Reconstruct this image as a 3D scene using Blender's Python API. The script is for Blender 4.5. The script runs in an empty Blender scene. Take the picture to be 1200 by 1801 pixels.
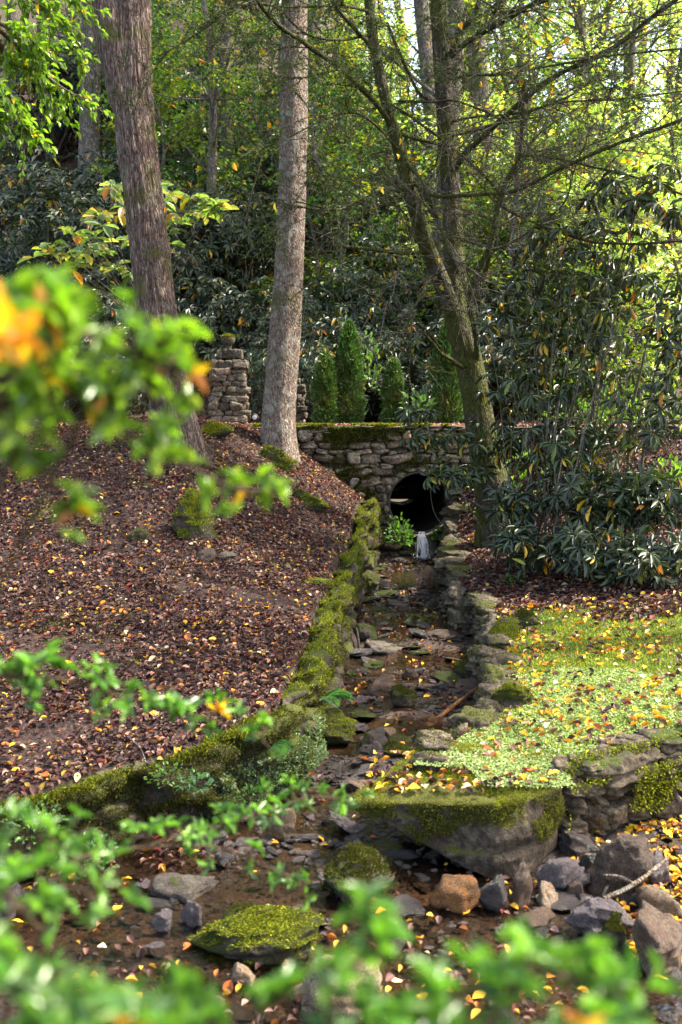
import bpy, bmesh, math, random
import numpy as np
from mathutils import Vector, Matrix

R = math.radians
rng = np.random.default_rng(7)
random.seed(7)
scn = bpy.context.scene
col = scn.collection

# ------------------------------------------------------------------ camera, sky, sun, exposure
F_PX, CX, CY = 1751.0, 600.0, 900.5          # focal length in pixels of the 1200 x 1801 photograph
CAM = np.array([0.0, 0.0, 2.1]); PITCH = R(5.24)
cam_d = bpy.data.cameras.new('camera'); cam = bpy.data.objects.new('camera', cam_d); col.objects.link(cam)
cam.location = CAM; cam.rotation_euler = (R(90) - PITCH, 0, 0)
cam_d.sensor_fit = 'VERTICAL'; cam_d.sensor_height = 36.0; cam_d.sensor_width = 24.0; cam_d.lens = 35.0
cam_d.clip_start = 0.05; cam_d.clip_end = 600
cam_d.dof.use_dof = True; cam_d.dof.focus_distance = 8.5; cam_d.dof.aperture_fstop = 3.4
scn.camera = cam

SUN = Vector((0.60, 0.08, 0.79)).normalized()
world = bpy.data.worlds.new('World'); scn.world = world; world.use_nodes = True
nt = world.node_tree
bg = nt.nodes['Background']; sky = nt.nodes.new('ShaderNodeTexSky'); sky.sky_type = 'NISHITA'; sky.sun_disc = False
sky.sun_elevation = math.asin(SUN.z); sky.sun_rotation = math.atan2(SUN.x, SUN.y)
sky.dust_density = 3.0; sky.ozone_density = 0.6
tintn = nt.nodes.new('ShaderNodeMix'); tintn.data_type = 'RGBA'; tintn.blend_type = 'MULTIPLY'; tintn.inputs[0].default_value = 1.0; tintn.inputs[7].default_value = (1.06, .97, .84, 1)
nt.links.new(sky.outputs[0], tintn.inputs[6]); nt.links.new(tintn.outputs[2], bg.inputs[0]); bg.inputs[1].default_value = 0.15
sl = bpy.data.lights.new('sun', 'SUN'); sl.energy = 2.3; sl.angle = R(0.5); sl.color = (1.0, 0.94, 0.82)
so = bpy.data.objects.new('sun', sl); col.objects.link(so); so.rotation_euler = SUN.to_track_quat('Z', 'Y').to_euler(); so.location = (8, 6, 20)
scn.view_settings.view_transform = 'Standard'; scn.view_settings.look = 'None'; scn.view_settings.gamma = 1
scn.view_settings.exposure = 2.62
scn.render.engine = 'CYCLES'
cy = scn.cycles
cy.max_bounces = 7; cy.diffuse_bounces = 4; cy.glossy_bounces = 3; cy.transmission_bounces = 4; cy.transparent_max_bounces = 8
cy.use_denoising = True; cy.caustics_reflective = False; cy.caustics_refractive = False
cy.sample_clamp_indirect = 6

# ------------------------------------------------------------------ maths helpers
def ray(px, py):
    x = (px - CX) / F_PX; y = -(py - CY) / F_PX
    c, s = math.cos(PITCH), math.sin(PITCH)
    return np.array([x, c + y * s, -s + y * c])
def P(px, py, Y):
    """the place at forward distance Y that the photograph shows at this pixel"""
    d = ray(px, py); return CAM + d * (Y / d[1])
def proj(p):
    c, s = math.cos(PITCH), math.sin(PITCH); q = np.asarray(p) - CAM
    f = q[..., 1] * c - q[..., 2] * s; u = q[..., 1] * s + q[..., 2] * c
    f = np.where(f < 1e-3, 1e-3, f)
    return CX + F_PX * q[..., 0] / f, CY - F_PX * u / f
def unit(v):
    v = np.asarray(v, float); n = np.linalg.norm(v, axis=-1, keepdims=True); return v / np.maximum(n, 1e-9)
def _hash(i, j, k, s):
    h = (i.astype(np.uint32) * np.uint32(374761393) + j.astype(np.uint32) * np.uint32(668265263) + k.astype(np.uint32) * np.uint32(2246822519) + np.uint32(s * 3266489917 & 0xffffffff))
    h = (h ^ (h >> np.uint32(13))) * np.uint32(1274126177); h = h ^ (h >> np.uint32(16))
    return (h & np.uint32(0xffffff)).astype(np.float64) / float(0xffffff)
def vnoise(p, s=0):
    p = np.asarray(p, float); i = np.floor(p).astype(np.int64); f = p - i; f = f * f * (3 - 2 * f)
    i = i.astype(np.int64) & 0xffffffff
    o = 0
    for a in (0, 1):
        for b in (0, 1):
            for c in (0, 1):
                w = (f[..., 0] if a else 1 - f[..., 0]) * (f[..., 1] if b else 1 - f[..., 1]) * (f[..., 2] if c else 1 - f[..., 2])
                o = o + w * _hash(i[..., 0] + a, i[..., 1] + b, i[..., 2] + c, s)
    return o * 2 - 1
def fbm(p, oct=4, s=0):
    a, t, o = 1.0, 0.0, 0.0; p = np.asarray(p, float)
    for k in range(oct):
        o = o + a * vnoise(p * 2 ** k + 17.3 * k, s + k); t += a; a *= .5
    return o / t
def n2(x, y, f, oct=3, s=0):
    return fbm(np.stack([x * f, y * f, np.zeros_like(x) + .5], -1), oct, s)
def sstep(a, b, x):
    t = np.clip((x - a) / (b - a), 0, 1); return t * t * (3 - 2 * t)
def in_poly(x, y, poly):
    r = np.zeros(x.shape, bool); n = len(poly)
    for i in range(n):
        (x1, y1), (x2, y2) = poly[i], poly[(i + 1) % n]
        if y1 == y2: continue
        c = ((y1 > y) != (y2 > y)) & (x < (x2 - x1) * (y - y1) / (y2 - y1) + x1); r ^= c
    return r
def d_line(x, y, pts):
    d = np.full(x.shape, 1e9)
    for (x1, y1), (x2, y2) in zip(pts[:-1], pts[1:]):
        dx, dy = x2 - x1, y2 - y1; t = np.clip(((x - x1) * dx + (y - y1) * dy) / (dx * dx + dy * dy), 0, 1)
        d = np.minimum(d, np.hypot(x - x1 - t * dx, y - y1 - t * dy))
    return d
def smooth_path(pts, m=6):
    p = np.asarray(pts, float)
    if len(p) < 3:
        t = np.linspace(0, 1, m + 1)[:, None]; return p[0] * (1 - t) + p[-1] * t
    q = np.vstack([2 * p[0] - p[1], p, 2 * p[-1] - p[-2]]); out = []
    t = np.linspace(0, 1, m, endpoint=False)[:, None]
    for i in range(1, len(q) - 2):
        a, b, c, d = q[i - 1], q[i], q[i + 1], q[i + 2]
        out.append(.5 * (2 * b + (c - a) * t + (2 * a - 5 * b + 4 * c - d) * t ** 2 + (3 * b - a - 3 * c + d) * t ** 3))
    out.append(p[-1:]); return np.vstack(out)

# ------------------------------------------------------------------ mesh helpers
class MB:
    def __init__(s): s.V = []; s.Q = []; s.T = []; s.C = []; s.n = 0
    def add(s, V, Q=None, T=None, tint=(1, 1, 1)):
        V = np.asarray(V, float).reshape(-1, 3)
        if Q is not None and len(Q): s.Q.append(np.asarray(Q, np.int64) + s.n)
        if T is not None and len(T): s.T.append(np.asarray(T, np.int64) + s.n)
        c = np.asarray(tint, float); c = np.broadcast_to(c, V.shape) if c.ndim == 1 else c
        s.V.append(V); s.C.append(c); s.n += len(V)
    def mesh(s, name, mat, smooth=True):
        V = np.vstack(s.V); C = np.vstack(s.C)
        Q = np.vstack(s.Q) if s.Q else np.zeros((0, 4), np.int64); T = np.vstack(s.T) if s.T else np.zeros((0, 3), np.int64)
        me = bpy.data.meshes.new(name); me.vertices.add(len(V)); me.vertices.foreach_set('co', V.astype(np.float32).ravel())
        idx = np.concatenate([Q.ravel(), T.ravel()]).astype(np.int32)
        me.loops.add(len(idx)); me.loops.foreach_set('vertex_index', idx)
        st = np.concatenate([np.arange(len(Q)) * 4, len(Q) * 4 + np.arange(len(T)) * 3]).astype(np.int32)
        me.polygons.add(len(st)); me.polygons.foreach_set('loop_start', st)
        me.update(calc_edges=True)
        me.polygons.foreach_set('use_smooth', np.full(len(st), smooth))
        a = me.color_attributes.new('tint', 'FLOAT_COLOR', 'POINT')
        a.data.foreach_set('color', np.hstack([C, np.ones((len(C), 1))]).astype(np.float32).ravel())
        if mat: me.materials.append(mat)
        return me
    def build(s, name, mat, parent=None, smooth=True, loc=None):
        if loc is not None:
            s.V = [v - np.asarray(loc) for v in s.V]
        return link(name, s.mesh(name, mat, smooth), parent, loc)
def link(name, me, parent=None, loc=None):
    o = bpy.data.objects.new(name, me); col.objects.link(o)
    if parent is not None: o.parent = parent
    if loc is not None and parent is None: o.location = loc
    return o
def tag(o, label=None, cat=None, group=None, kind=None):
    if label: o['label'] = label
    if cat: o['category'] = cat
    if group: o['group'] = group
    if cat and not kind: kind = 'thing'
    if kind: o['kind'] = kind
    return o
def empty(name, loc, label, cat, group=None, rz=0.0):
    o = bpy.data.objects.new(name, None); col.objects.link(o); o.location = loc; o.rotation_euler = (0, 0, rz)
    o.empty_display_size = .1
    return tag(o, label, cat, group)
def copy_tree(o, parent=None):
    c = o.copy(); col.objects.link(c); c.parent = parent
    for ch in [k for k in o.children]: copy_tree(ch, c)
    return c
def tube(mb, pts, rad, seg=8, tint=(1, 1, 1), cap=True):
    p = np.asarray(pts, float); n = len(p); rad = np.broadcast_to(np.asarray(rad, float), (n,))
    t = np.gradient(p, axis=0); t = unit(t); m = t.mean(0); ref = np.eye(3)[np.argmin(np.abs(m))]
    u = unit(np.cross(t, ref)); v = np.cross(t, u)
    a = np.linspace(0, 2 * np.pi, seg, endpoint=False)
    V = p[:, None] + rad[:, None, None] * (np.cos(a)[None, :, None] * u[:, None] + np.sin(a)[None, :, None] * v[:, None])
    i = np.arange(n - 1)[:, None] * seg; j = np.arange(seg)[None]; k = (j + 1) % seg
    Q = np.stack([i + j, i + k, i + seg + k, i + seg + j], -1).reshape(-1, 4)
    V = V.reshape(-1, 3); T = None
    if cap:
        V = np.vstack([V, p[-1:], p[:1]]); jj = np.arange(seg); b = (n - 1) * seg
        T = np.vstack([np.stack([b + jj, b + (jj + 1) % seg, np.full(seg, n * seg)], -1), np.stack([(jj + 1) % seg, jj, np.full(seg, n * seg + 1)], -1)])
    mb.add(V, Q, T, tint)
    return u, v
_ico = {}
def ico(n):
    if n not in _ico:
        bm = bmesh.new(); bmesh.ops.create_icosphere(bm, subdivisions=n, radius=1)
        V = np.array([v.co[:] for v in bm.verts]); T = np.array([[v.index for v in f.verts] for f in bm.faces]); bm.free(); _ico[n] = (unit(V), T)
    return _ico[n]
def rock(seed, size, sub=3, planes=13, rough=.05, flat=0.0, blend=28, jitter=.25, boxy=0.0):
    """a broken stone: a ball cut by random planes, split along its bedding and roughened"""
    g = np.random.default_rng(seed); U, T = ico(sub)
    N = unit(g.normal(size=(planes, 3)) * np.array([1, 1, 1.3])); d = .62 + jitter * 1.3 * g.random(planes)
    if flat: N = np.vstack([N, [[g.normal(0, .12), g.normal(0, .12), 1], [0, 0, -1]]]); d = np.append(d, [1 - flat, 1 - flat])
    if boxy:
        A = unit(np.array([[1, 0, 0], [-1, 0, 0], [0, 1, 0], [0, -1, 0], [0, 0, 1], [0, 0, -1.]]) + .10 * g.normal(size=(6, 3))); N = np.vstack([N, A]); d = np.append(d, boxy * g.uniform(.88, 1.1, 6))
    r = (d[None] / np.maximum(U @ N.T, 1e-3)); k = blend * 2.6
    m = np.minimum(r.min(1), 1.05); r = m - np.log(np.exp(-k * (np.minimum(r, 1.5) - m[:, None])).sum(1)) / k
    V = U * r[:, None]; o = g.random(3) * 50
    bed = vnoise(np.stack([V[:, 0] * .7, V[:, 1] * .7, V[:, 2] * 7], -1) + o, 5)
    V = V * (1 + rough * 1.6 * fbm(V * 1.7 + o, 2, seed % 97) + rough * .8 * fbm(V * 5 + o, 3, seed % 89))[:, None]
    V[:, :2] *= (1 + rough * .7 * np.sign(bed) * np.abs(bed) ** .5)[:, None]
    ext = V.max(0) - V.min(0); V = (V - (V.max(0) + V.min(0)) / 2) / ext * np.asarray(size)
    return V, T

# leaf shapes: rows along the blade, (t, half width, fold)
def leaf_tpl(rows, fold=.25, curl=.15):
    V = []; idx = []
    for t, w in rows:
        if w == 0: idx.append([len(V)]); V.append((t, 0, -curl * t * t))
        else:
            b = len(V); idx.append([b, b + 1, b + 2]); z = -curl * t * t
            V += [(t, -w, z + fold * w), (t, 0, z), (t, w, z + fold * w)]
    Q = []; T = []
    for a, b in zip(idx[:-1], idx[1:]):
        if len(a) == 1: T += [(a[0], b[1], b[0]), (a[0], b[2], b[1])]
        elif len(b) == 1: T += [(a[0], a[1], b[0]), (a[1], a[2], b[0])]
        else: Q += [(a[0], a[1], b[1], b[0]), (a[1], a[2], b[2], b[1])]
    return np.array(V, float), np.array(Q).reshape(-1, 4), np.array(T).reshape(-1, 3)
LEAF_LONG = leaf_tpl([(0, 0), (.12, .22), (.4, .8), (.68, 1.0), (.9, .55), (1, 0)], .18, .12)
LEAF_OVAL = leaf_tpl([(0, 0), (.25, .85), (.6, .9), (1, 0)], .3, .12)
LEAF_FALL = leaf_tpl([(0, .06), (.15, .55), (.38, 1.0), (.65, .9), (.87, .45), (1, 0)], .35, -.18)
LEAF_FAR = (np.array([[0, 0, 0], [.5, -1, .12], [1, 0, -.06], [.5, 1, .12]], float), np.array([[0, 1, 2, 3]]), np.zeros((0, 3), int))
def leaves(mb, tpl, C, D, N, L, W, tint):
    C = np.asarray(C, float); n = len(C)
    if n == 0: return
    D = np.broadcast_to(unit(D), C.shape); N = np.broadcast_to(np.asarray(N, float), C.shape); S = unit(np.cross(N, D)); N = np.cross(D, S)
    L = np.broadcast_to(np.asarray(L, float), (n,)); W = np.broadcast_to(np.asarray(W, float), (n,))
    tv, tq, tt = tpl; m = len(tv)
    V = C[:, None] + tv[None, :, 0, None] * L[:, None, None] * D[:, None] + tv[None, :, 1, None] * W[:, None, None] * S[:, None] + tv[None, :, 2, None] * L[:, None, None] * N[:, None]
    o = (np.arange(n) * m)[:, None, None]
    Q = (tq[None] + o).reshape(-1, 4) if len(tq) else None; T = (tt[None] + o).reshape(-1, 3) if len(tt) else None
    tint = np.asarray(tint, float); tint = np.broadcast_to(tint, (n, 3))
    mb.add(V.reshape(-1, 3), Q, T, np.repeat(tint, m, 0))
def pick(g, pal, n, var=.25):
    """colours drawn from a palette of (weight, rgb), each leaf a little lighter or darker"""
    w = np.array([p[0] for p in pal], float); c = np.array([p[1] for p in pal], float)
    return c[g.choice(len(pal), n, p=w / w.sum())] * (1 + var * g.uniform(-1, 1, (n, 1)))
def rdir(g, n, zlo=-1, zhi=1):
    a = g.uniform(0, 2 * np.pi, n); z = g.uniform(zlo, zhi, n); r = np.sqrt(np.maximum(0, 1 - z * z)); return np.stack([r * np.cos(a), r * np.sin(a), z], -1)

# ------------------------------------------------------------------ materials
def mat(name):
    m = bpy.data.materials.new(name); m.use_nodes = True; nt = m.node_tree
    return m, nt, nt.nodes['Principled BSDF'], nt.nodes['Material Output']
def nd(nt, t, ins=None, **kw):
    n = nt.nodes.new(t)
    for k, v in kw.items(): setattr(n, k, v)
    for k, v in (ins or {}).items():
        if isinstance(v, bpy.types.NodeSocket): nt.links.new(v, n.inputs[k])
        else: n.inputs[k].default_value = v
    return n
def rgb(c): return (c[0], c[1], c[2], 1)
def mix(nt, fac, a, b, blend='MIX'):
    n = nt.nodes.new('ShaderNodeMix'); n.data_type = 'RGBA'; n.blend_type = blend
    for k, v in ((0, fac), (6, a), (7, b)):
        if isinstance(v, bpy.types.NodeSocket): nt.links.new(v, n.inputs[k])
        else: n.inputs[k].default_value = v if k == 0 else rgb(v)
    return n.outputs[2]
def math_(nt, op, a, b=None, clamp=False):
    n = nt.nodes.new('ShaderNodeMath'); n.operation = op; n.use_clamp = clamp
    for k, v in ((0, a), (1, b)):
        if v is None: continue
        if isinstance(v, bpy.types.NodeSocket): nt.links.new(v, n.inputs[k])
        else: n.inputs[k].default_value = v
    return n.outputs[0]
def ramp(nt, fac, stops):
    n = nt.nodes.new('ShaderNodeValToRGB'); e = n.color_ramp.elements
    while len(e) < len(stops): e.new(.5)
    for k, (p, c) in enumerate(stops): e[k].position = p; e[k].color = rgb(c) if hasattr(c, '__len__') else (c, c, c, 1)
    nt.links.new(fac, n.inputs[0]); return n.outputs[0]
def noise(nt, vec, scale, detail=5, rough=.55):
    n = nd(nt, 'ShaderNodeTexNoise', {'Vector': vec, 'Scale': scale, 'Detail': detail, 'Roughness': rough}); return n.outputs[0]
def bump(nt, h, strength=.5, dist=.02):
    return nd(nt, 'ShaderNodeBump', {'Height': h, 'Strength': strength, 'Distance': dist}).outputs[0]

def leaf_mat(name, trans=.35, rough=.45, spec=.4, tgain=(1.25, 1.5, .55)):
    m, nt, b, out = mat(name)
    t = nd(nt, 'ShaderNodeAttribute', attribute_name='tint').outputs[0]
    oi = nd(nt, 'ShaderNodeObjectInfo').outputs['Random']
    g = nd(nt, 'ShaderNodeTexCoord').outputs['Object']
    nz = noise(nt, g, 60, 2)
    c = mix(nt, .55, t, mix(nt, 1, t, ramp(nt, nz, [(.3, (.55, .55, .55)), (.7, (1.4, 1.4, 1.4))]), 'MULTIPLY'))
    nt.links.new(c, b.inputs['Base Color']); b.inputs['Roughness'].default_value = rough; b.inputs['Specular IOR Level'].default_value = spec
    tr = nd(nt, 'ShaderNodeBsdfTranslucent', {'Color': mix(nt, 1, c, tgain, 'MULTIPLY')})
    ms = nd(nt, 'ShaderNodeMixShader', {0: trans}); nt.links.new(b.outputs[0], ms.inputs[1]); nt.links.new(tr.outputs[0], ms.inputs[2])
    nt.links.new(ms.outputs[0], out.inputs[0]); return m
def rock_mat(name, c1, c2, c3=None, moss=.0, mossc=((.075, .10, .008), (.03, .05, .008)), rough=.75, bs=.6, scale=6.0, tinted=False, mossup=.6, wet=False):
    m, nt, b, out = mat(name)
    co = nd(nt, 'ShaderNodeTexCoord').outputs['Object']; oi = nd(nt, 'ShaderNodeObjectInfo').outputs['Random']
    off = nd(nt, 'ShaderNodeVectorMath', {0: co}, operation='ADD'); cmb = nd(nt, 'ShaderNodeCombineXYZ', {0: math_(nt, 'MULTIPLY', oi, 37.), 1: math_(nt, 'MULTIPLY', oi, 11.)})
    nt.links.new(cmb.outputs[0], off.inputs[1]); v = off.outputs[0]
    n1 = noise(nt, v, scale, 8, .65); nb = noise(nt, v, scale * 6, 6, .7); n3 = noise(nt, v, scale * .4, 4)
    c = ramp(nt, n1, [(.3, c1), (.5, tuple((a + d) / 2 for a, d in zip(c1, c2))), (.7, c2)])
    if c3 is not None: c = mix(nt, ramp(nt, n3, [(.48, 0.), (.62, 1.)]), c, c3)
    c = mix(nt, .9, c, mix(nt, 1, c, ramp(nt, nb, [(.34, (.22, .22, .22)), (.5, (.9, .9, .9)), (.64, (1.9, 1.85, 1.75))]), 'MULTIPLY'))
    pit = noise(nt, v, scale * 2.2, 7, .75); c = mix(nt, ramp(nt, pit, [(.36, .8), (.46, 0.)]), c, tuple(q * .35 for q in c1)); c = mix(nt, ramp(nt, pit, [(.60, 0.), (.68, .35)]), c, tuple(min(.5, q * 1.9) for q in c2))
    c = mix(nt, 1, c, ramp(nt, oi, [(0, (.65, .65, .65)), (1, (1.3, 1.3, 1.3))]), 'MULTIPLY')
    if tinted: c = mix(nt, 1, c, nd(nt, 'ShaderNodeAttribute', attribute_name='tint').outputs[0], 'MULTIPLY')
    h = math_(nt, 'ADD', math_(nt, 'ADD', n1, math_(nt, 'MULTIPLY', nb, .6)), math_(nt, 'MULTIPLY', pit, .9))
    rg = rough
    if moss > 0:
        geo = nd(nt, 'ShaderNodeNewGeometry'); nz = nd(nt, 'ShaderNodeSeparateXYZ', {0: geo.outputs['Normal']}).outputs[2]
        mm = math_(nt, 'ADD', math_(nt, 'MULTIPLY', nz, mossup), math_(nt, 'MULTIPLY', math_(nt, 'SUBTRACT', n3, .5), 2.2))
        f = ramp(nt, math_(nt, 'ADD', mm, moss - .55), [(.30, 0.), (.46, 1.)])
        f = math_(nt, 'MULTIPLY', f, ramp(nt, nb, [(.25, .55), (.5, 1.)]))
        mf = noise(nt, v, 140, 3); mc = mix(nt, ramp(nt, mf, [(.35, 0.), (.7, 1.)]), mossc[1], mossc[0])
        c = mix(nt, f, c, mc); h = math_(nt, 'ADD', h, math_(nt, 'MULTIPLY', math_(nt, 'MULTIPLY', mf, f), .8))
        if not wet: pass
        rgn = nd(nt, 'ShaderNodeMapRange', {0: f, 3: rough, 4: .95}).outputs[0]; nt.links.new(rgn, b.inputs['Roughness'])
    else: b.inputs['Roughness'].default_value = rg
    nt.links.new(c, b.inputs['Base Color']); nt.links.new(bump(nt, h, min(1, bs * 1.5), .03), b.inputs['Normal'])
    b.inputs['Specular IOR Level'].default_value = .6 if wet else .3
    return m
def bark_mat(name, c1, c2, moss=0.0, scale=9.0, stretch=.16, lichen=0.0, bs=1.0, groove=0.0):
    m, nt, b, out = mat(name)
    co = nd(nt, 'ShaderNodeTexCoord').outputs['Object']
    mp = nd(nt, 'ShaderNodeMapping', {'Vector': co, 'Scale': (scale, scale, scale * stretch)}).outputs[0]
    wob = nd(nt, 'ShaderNodeTexNoise', {'Vector': mp, 'Scale': 1.3, 'Detail': 3}).outputs[1]
    mv = nd(nt, 'ShaderNodeVectorMath', {0: mp}, operation='ADD'); sc = nd(nt, 'ShaderNodeVectorMath', {0: wob}, operation='SCALE'); sc.inputs[3].default_value = 1.5
    nt.links.new(sc.outputs[0], mv.inputs[1])
    vo = nd(nt, 'ShaderNodeTexVoronoi', {'Vector': mv.outputs[0], 'Scale': 2.6}, feature='DISTANCE_TO_EDGE').outputs[0]
    fine = noise(nt, mp, 7, 6, .7); big = noise(nt, co, 1.6, 3)
    h = math_(nt, 'ADD', ramp(nt, vo, [(0., 0.), (.28, 1.)]), math_(nt, 'MULTIPLY', fine, .5))
    c = mix(nt, ramp(nt, vo, [(.0, .1), (.16, 1.)]), tuple(x * .3 for x in c1), mix(nt, fine, c1, c2))
    c = mix(nt, .7, c, mix(nt, 1, c, ramp(nt, fine, [(.3, (.4, .4, .4)), (.7, (1.6, 1.6, 1.6))]), 'MULTIPLY'))
    c = mix(nt, groove, c, mix(nt, 1, c, nd(nt, 'ShaderNodeAttribute', attribute_name='tint').outputs[0], 'MULTIPLY')) if groove else c
    if lichen: c = mix(nt, math_(nt, 'MULTIPLY', ramp(nt, noise(nt, co, 11, 4), [(.52, 0.), (.62, 1.)]), lichen), c, (.36, .36, .31))
    if moss:
        f = math_(nt, 'MULTIPLY', ramp(nt, math_(nt, 'ADD', big, math_(nt, 'MULTIPLY', math_(nt, 'SUBTRACT', fine, .5), .35)), [(.56 - .25 * moss, 0.), (.66 - .2 * moss, 1.)]), .85)
        c = mix(nt, f, c, mix(nt, fine, (.02, .028, .004), (.12, .13, .015)))
    nt.links.new(c, b.inputs['Base Color']); b.inputs['Roughness'].default_value = .85; b.inputs['Specular IOR Level'].default_value = .2
    nt.links.new(bump(nt, h, bs, .03), b.inputs['Normal']); return m

M = {}
M['leaf'] = leaf_mat('deciduous_leaf', .48, .30, .45, (1.5, 1.65, .7))
M['rhodo'] = leaf_mat('leathery_leaf', .14, .36, .42, (1.2, 1.3, .5))
M['azalea'] = leaf_mat('azalea_leaf', .42, .27, .55)
M['dead'] = leaf_mat('fallen_leaf', .18, .62, .2, (1.2, 1., .6))
M['moss'] = leaf_mat('moss_blades', .3, .8, .1, (1.2, 1.2, .4))
M['needle'] = leaf_mat('conifer_needles', .15, .5, .3)
M['bark_big'] = bark_mat('furrowed_bark', (.105, .068, .056), (.31, .215, .18), moss=.12, scale=13, stretch=.16, lichen=.15, bs=.8, groove=1.0)
M['bark_pale'] = bark_mat('pale_flaky_bark', (.14, .10, .078), (.34, .26, .215), moss=.06, scale=18, stretch=.22, lichen=.5, bs=.8, groove=0.0)
M['bark_moss'] = bark_mat('mossy_bark', (.055, .042, .034), (.13, .10, .08), moss=.75, scale=14, stretch=.25, lichen=.25)
M['bark_far'] = bark_mat('distant_bark', (.09, .072, .06), (.18, .15, .13), moss=.12, scale=9, stretch=.2, lichen=.3, bs=.6)
M['twig'] = bark_mat('twig_bark', (.075, .058, .046), (.17, .135, .11), moss=.15, scale=30, stretch=.3, lichen=.25, bs=.4)
M['stem'] = bark_mat('green_brown_stem', (.035, .024, .014), (.075, .055, .03), scale=40, bs=.3)
M['wall'] = rock_mat('wall_stone', (.075, .060, .044), (.22, .18, .135), (.14, .11, .08), moss=.38, rough=.85, scale=5, tinted=True, mossup=.5)
M['pillar'] = rock_mat('pillar_stone', (.055, .045, .034), (.165, .14, .11), (.095, .075, .055), moss=.22, rough=.85, scale=7, tinted=True)
M['mossywall'] = rock_mat('moss_covered_stone', (.026, .019, .013), (.07, .055, .038), (.04, .032, .02), moss=.56, mossc=((.10, .12, .010), (.035, .045, .008)), rough=.9, scale=4, bs=.8, mossup=.45)
M['wet'] = rock_mat('wet_dark_stone', (.014, .012, .012), (.055, .045, .044), (.034, .026, .022), rough=.30, scale=9, wet=True, bs=.5)
M['purple'] = rock_mat('wet_purple_stone', (.036, .028, .030), (.105, .083, .088), rough=.26, scale=8, wet=True, bs=.5)
M['brown'] = rock_mat('brown_stone', (.055, .036, .024), (.17, .12, .085), (.09, .055, .038), rough=.55, scale=7)
M['grey'] = rock_mat('grey_stone', (.055, .046, .038), (.15, .125, .105), (.085, .068, .05), moss=.14, rough=.7, scale=7)
M['tan'] = rock_mat('tan_stone', (.16, .11, .07), (.36, .28, .20), (.22, .14, .08), rough=.7, scale=8)
M['orange'] = rock_mat('rusty_stone', (.13, .05, .013), (.30, .14, .04), (.11, .06, .03), rough=.5, scale=7)
M['green'] = rock_mat('moss_stone', (.03, .024, .017), (.085, .07, .05), moss=.66, rough=.8, scale=4, bs=.7, mossc=((.075, .095, .008), (.025, .04, .006)))
M['mossrock'] = rock_mat('moss_blanketed_stone', (.03, .024, .017), (.085, .07, .05), moss=.95, rough=.85, scale=4, bs=.7, mossc=((.10, .115, .010), (.03, .038, .006)), mossup=.22)
M['slab'] = rock_mat('slab_stone', (.018, .012, .007), (.052, .038, .024), (.075, .06, .044), moss=.52, mossc=((.13, .135, .012), (.05, .055, .008)), rough=.85, scale=5, bs=.9, mossup=.75)

# ------------------------------------------------------------------ the lie of the land
LW = [(-9, 1.9), (-3.0, 3.55), (-1.55, 4.45), (-0.9, 5.0), (-0.45, 5.35), (-0.27, 5.75), (-0.14, 7.15), (0.02, 9.3), (0.14, 10.5), (0.40, 12.9)]
RW = [(1.47, 13.0), (1.36, 12.26), (1.12, 9.8), (1.20, 9.06), (1.25, 8.45), (1.15, 7.34), (1.08, 6.9), (.95, 5.97), (.73, 5.58), (.56, 5.33), (.43, 5.0), (.36, 4.85)]
RF = [(.36, 4.85), (1.02, 4.80), (1.10, 4.78), (1.37, 4.95), (1.78, 5.18), (2.6, 5.5), (5.2, 6.1), (9, 6.4)]
POLY_L = LW + [(0.40, 13.05), (-80, 13.05), (-80, 1.9)]
POLY_R = RW + RF[1:] + [(80, 6.4), (80, 13.05), (1.47, 13.05)]
CL = [(-3, 3.5, .3), (-1.5, 4.5, .33), (-.9, 5, .33), (-.45, 5.35, .44), (-.28, 5.7, .46), (-.16, 7.15, .60), (0, 9.3, .70), (.12, 10.5, .78), (.36, 12.9, 1.0), (-2, 6, .5), (-2.5, 7.4, .85),
      (-1, 7, .68), (-1.26, 8.5, 1.05), (-3, 8.75, 1.35), (-1.62, 10.5, 1.86), (-.75, 12, 1.74), (-.3, 11, 1.18), (-3, 10.5, 1.9), (-4, 12, 2.03), (-1.57, 13.2, 2.05), (-.8, 13.0, 1.9), (-4, 13, 2.05),
      (-8, 8, 1.7), (-8, 12, 2.1), (-8, 4, .9), (-1.2, 12, 1.98), (-.21, 12.5, 1.45), (.14, 12.6, 1.22), (-14, 5, 1.5), (-14, 12, 2.2)]
CR = [(1.35, 12.3, .6), (1.1, 9.8, .47), (1.22, 8.45, .45), (1.15, 7.5, .42), (1.0, 6.5, .40), (.6, 5.6, .37), (.4, 5.0, .34), (1.07, 4.9, .37), (1.75, 5.2, .43), (2.5, 5.6, .45), (1.9, 6.6, .45), (2.5, 8, .55),
      (1.8, 10.5, .64), (1.85, 11.3, .8), (2.0, 12.5, 1.15), (3, 11.5, 1.0), (4, 10, .85), (6, 8, .7), (6, 12, 1.45), (3, 12.8, 1.75), (8, 6.6, .6), (2.4, 13.0, 1.85), (5, 13, 2.0), (9, 13, 2.0), (14, 8, .8), (14, 13, 2.)]
def rbf(ctrl):
    c = np.array(ctrl); d = np.hypot(c[:, None, 0] - c[None, :, 0], c[:, None, 1] - c[None, :, 1])
    w = np.linalg.solve(d + 1e-3 * np.eye(len(c)), c[:, 2] - c[:, 2].mean())
    def f(x, y):
        o = np.full(x.shape, c[:, 2].mean())
        for k in range(len(c)): o = o + w[k] * np.hypot(x - c[k, 0], y - c[k, 1])
        return o
    return f
fL, fR = rbf(CL), rbf(CR)
BED = ([-5, 3, 4.5, 5.6, 7, 8.5, 10, 12.3, 12.9, 14], [-.03, -.03, -.015, .03, .10, .15, .20, .28, .32, .33])
def bed_z(y): return np.interp(y, *BED)
PIPE = np.array([1.02, 13.0, 1.03]); PR = .40
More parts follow.
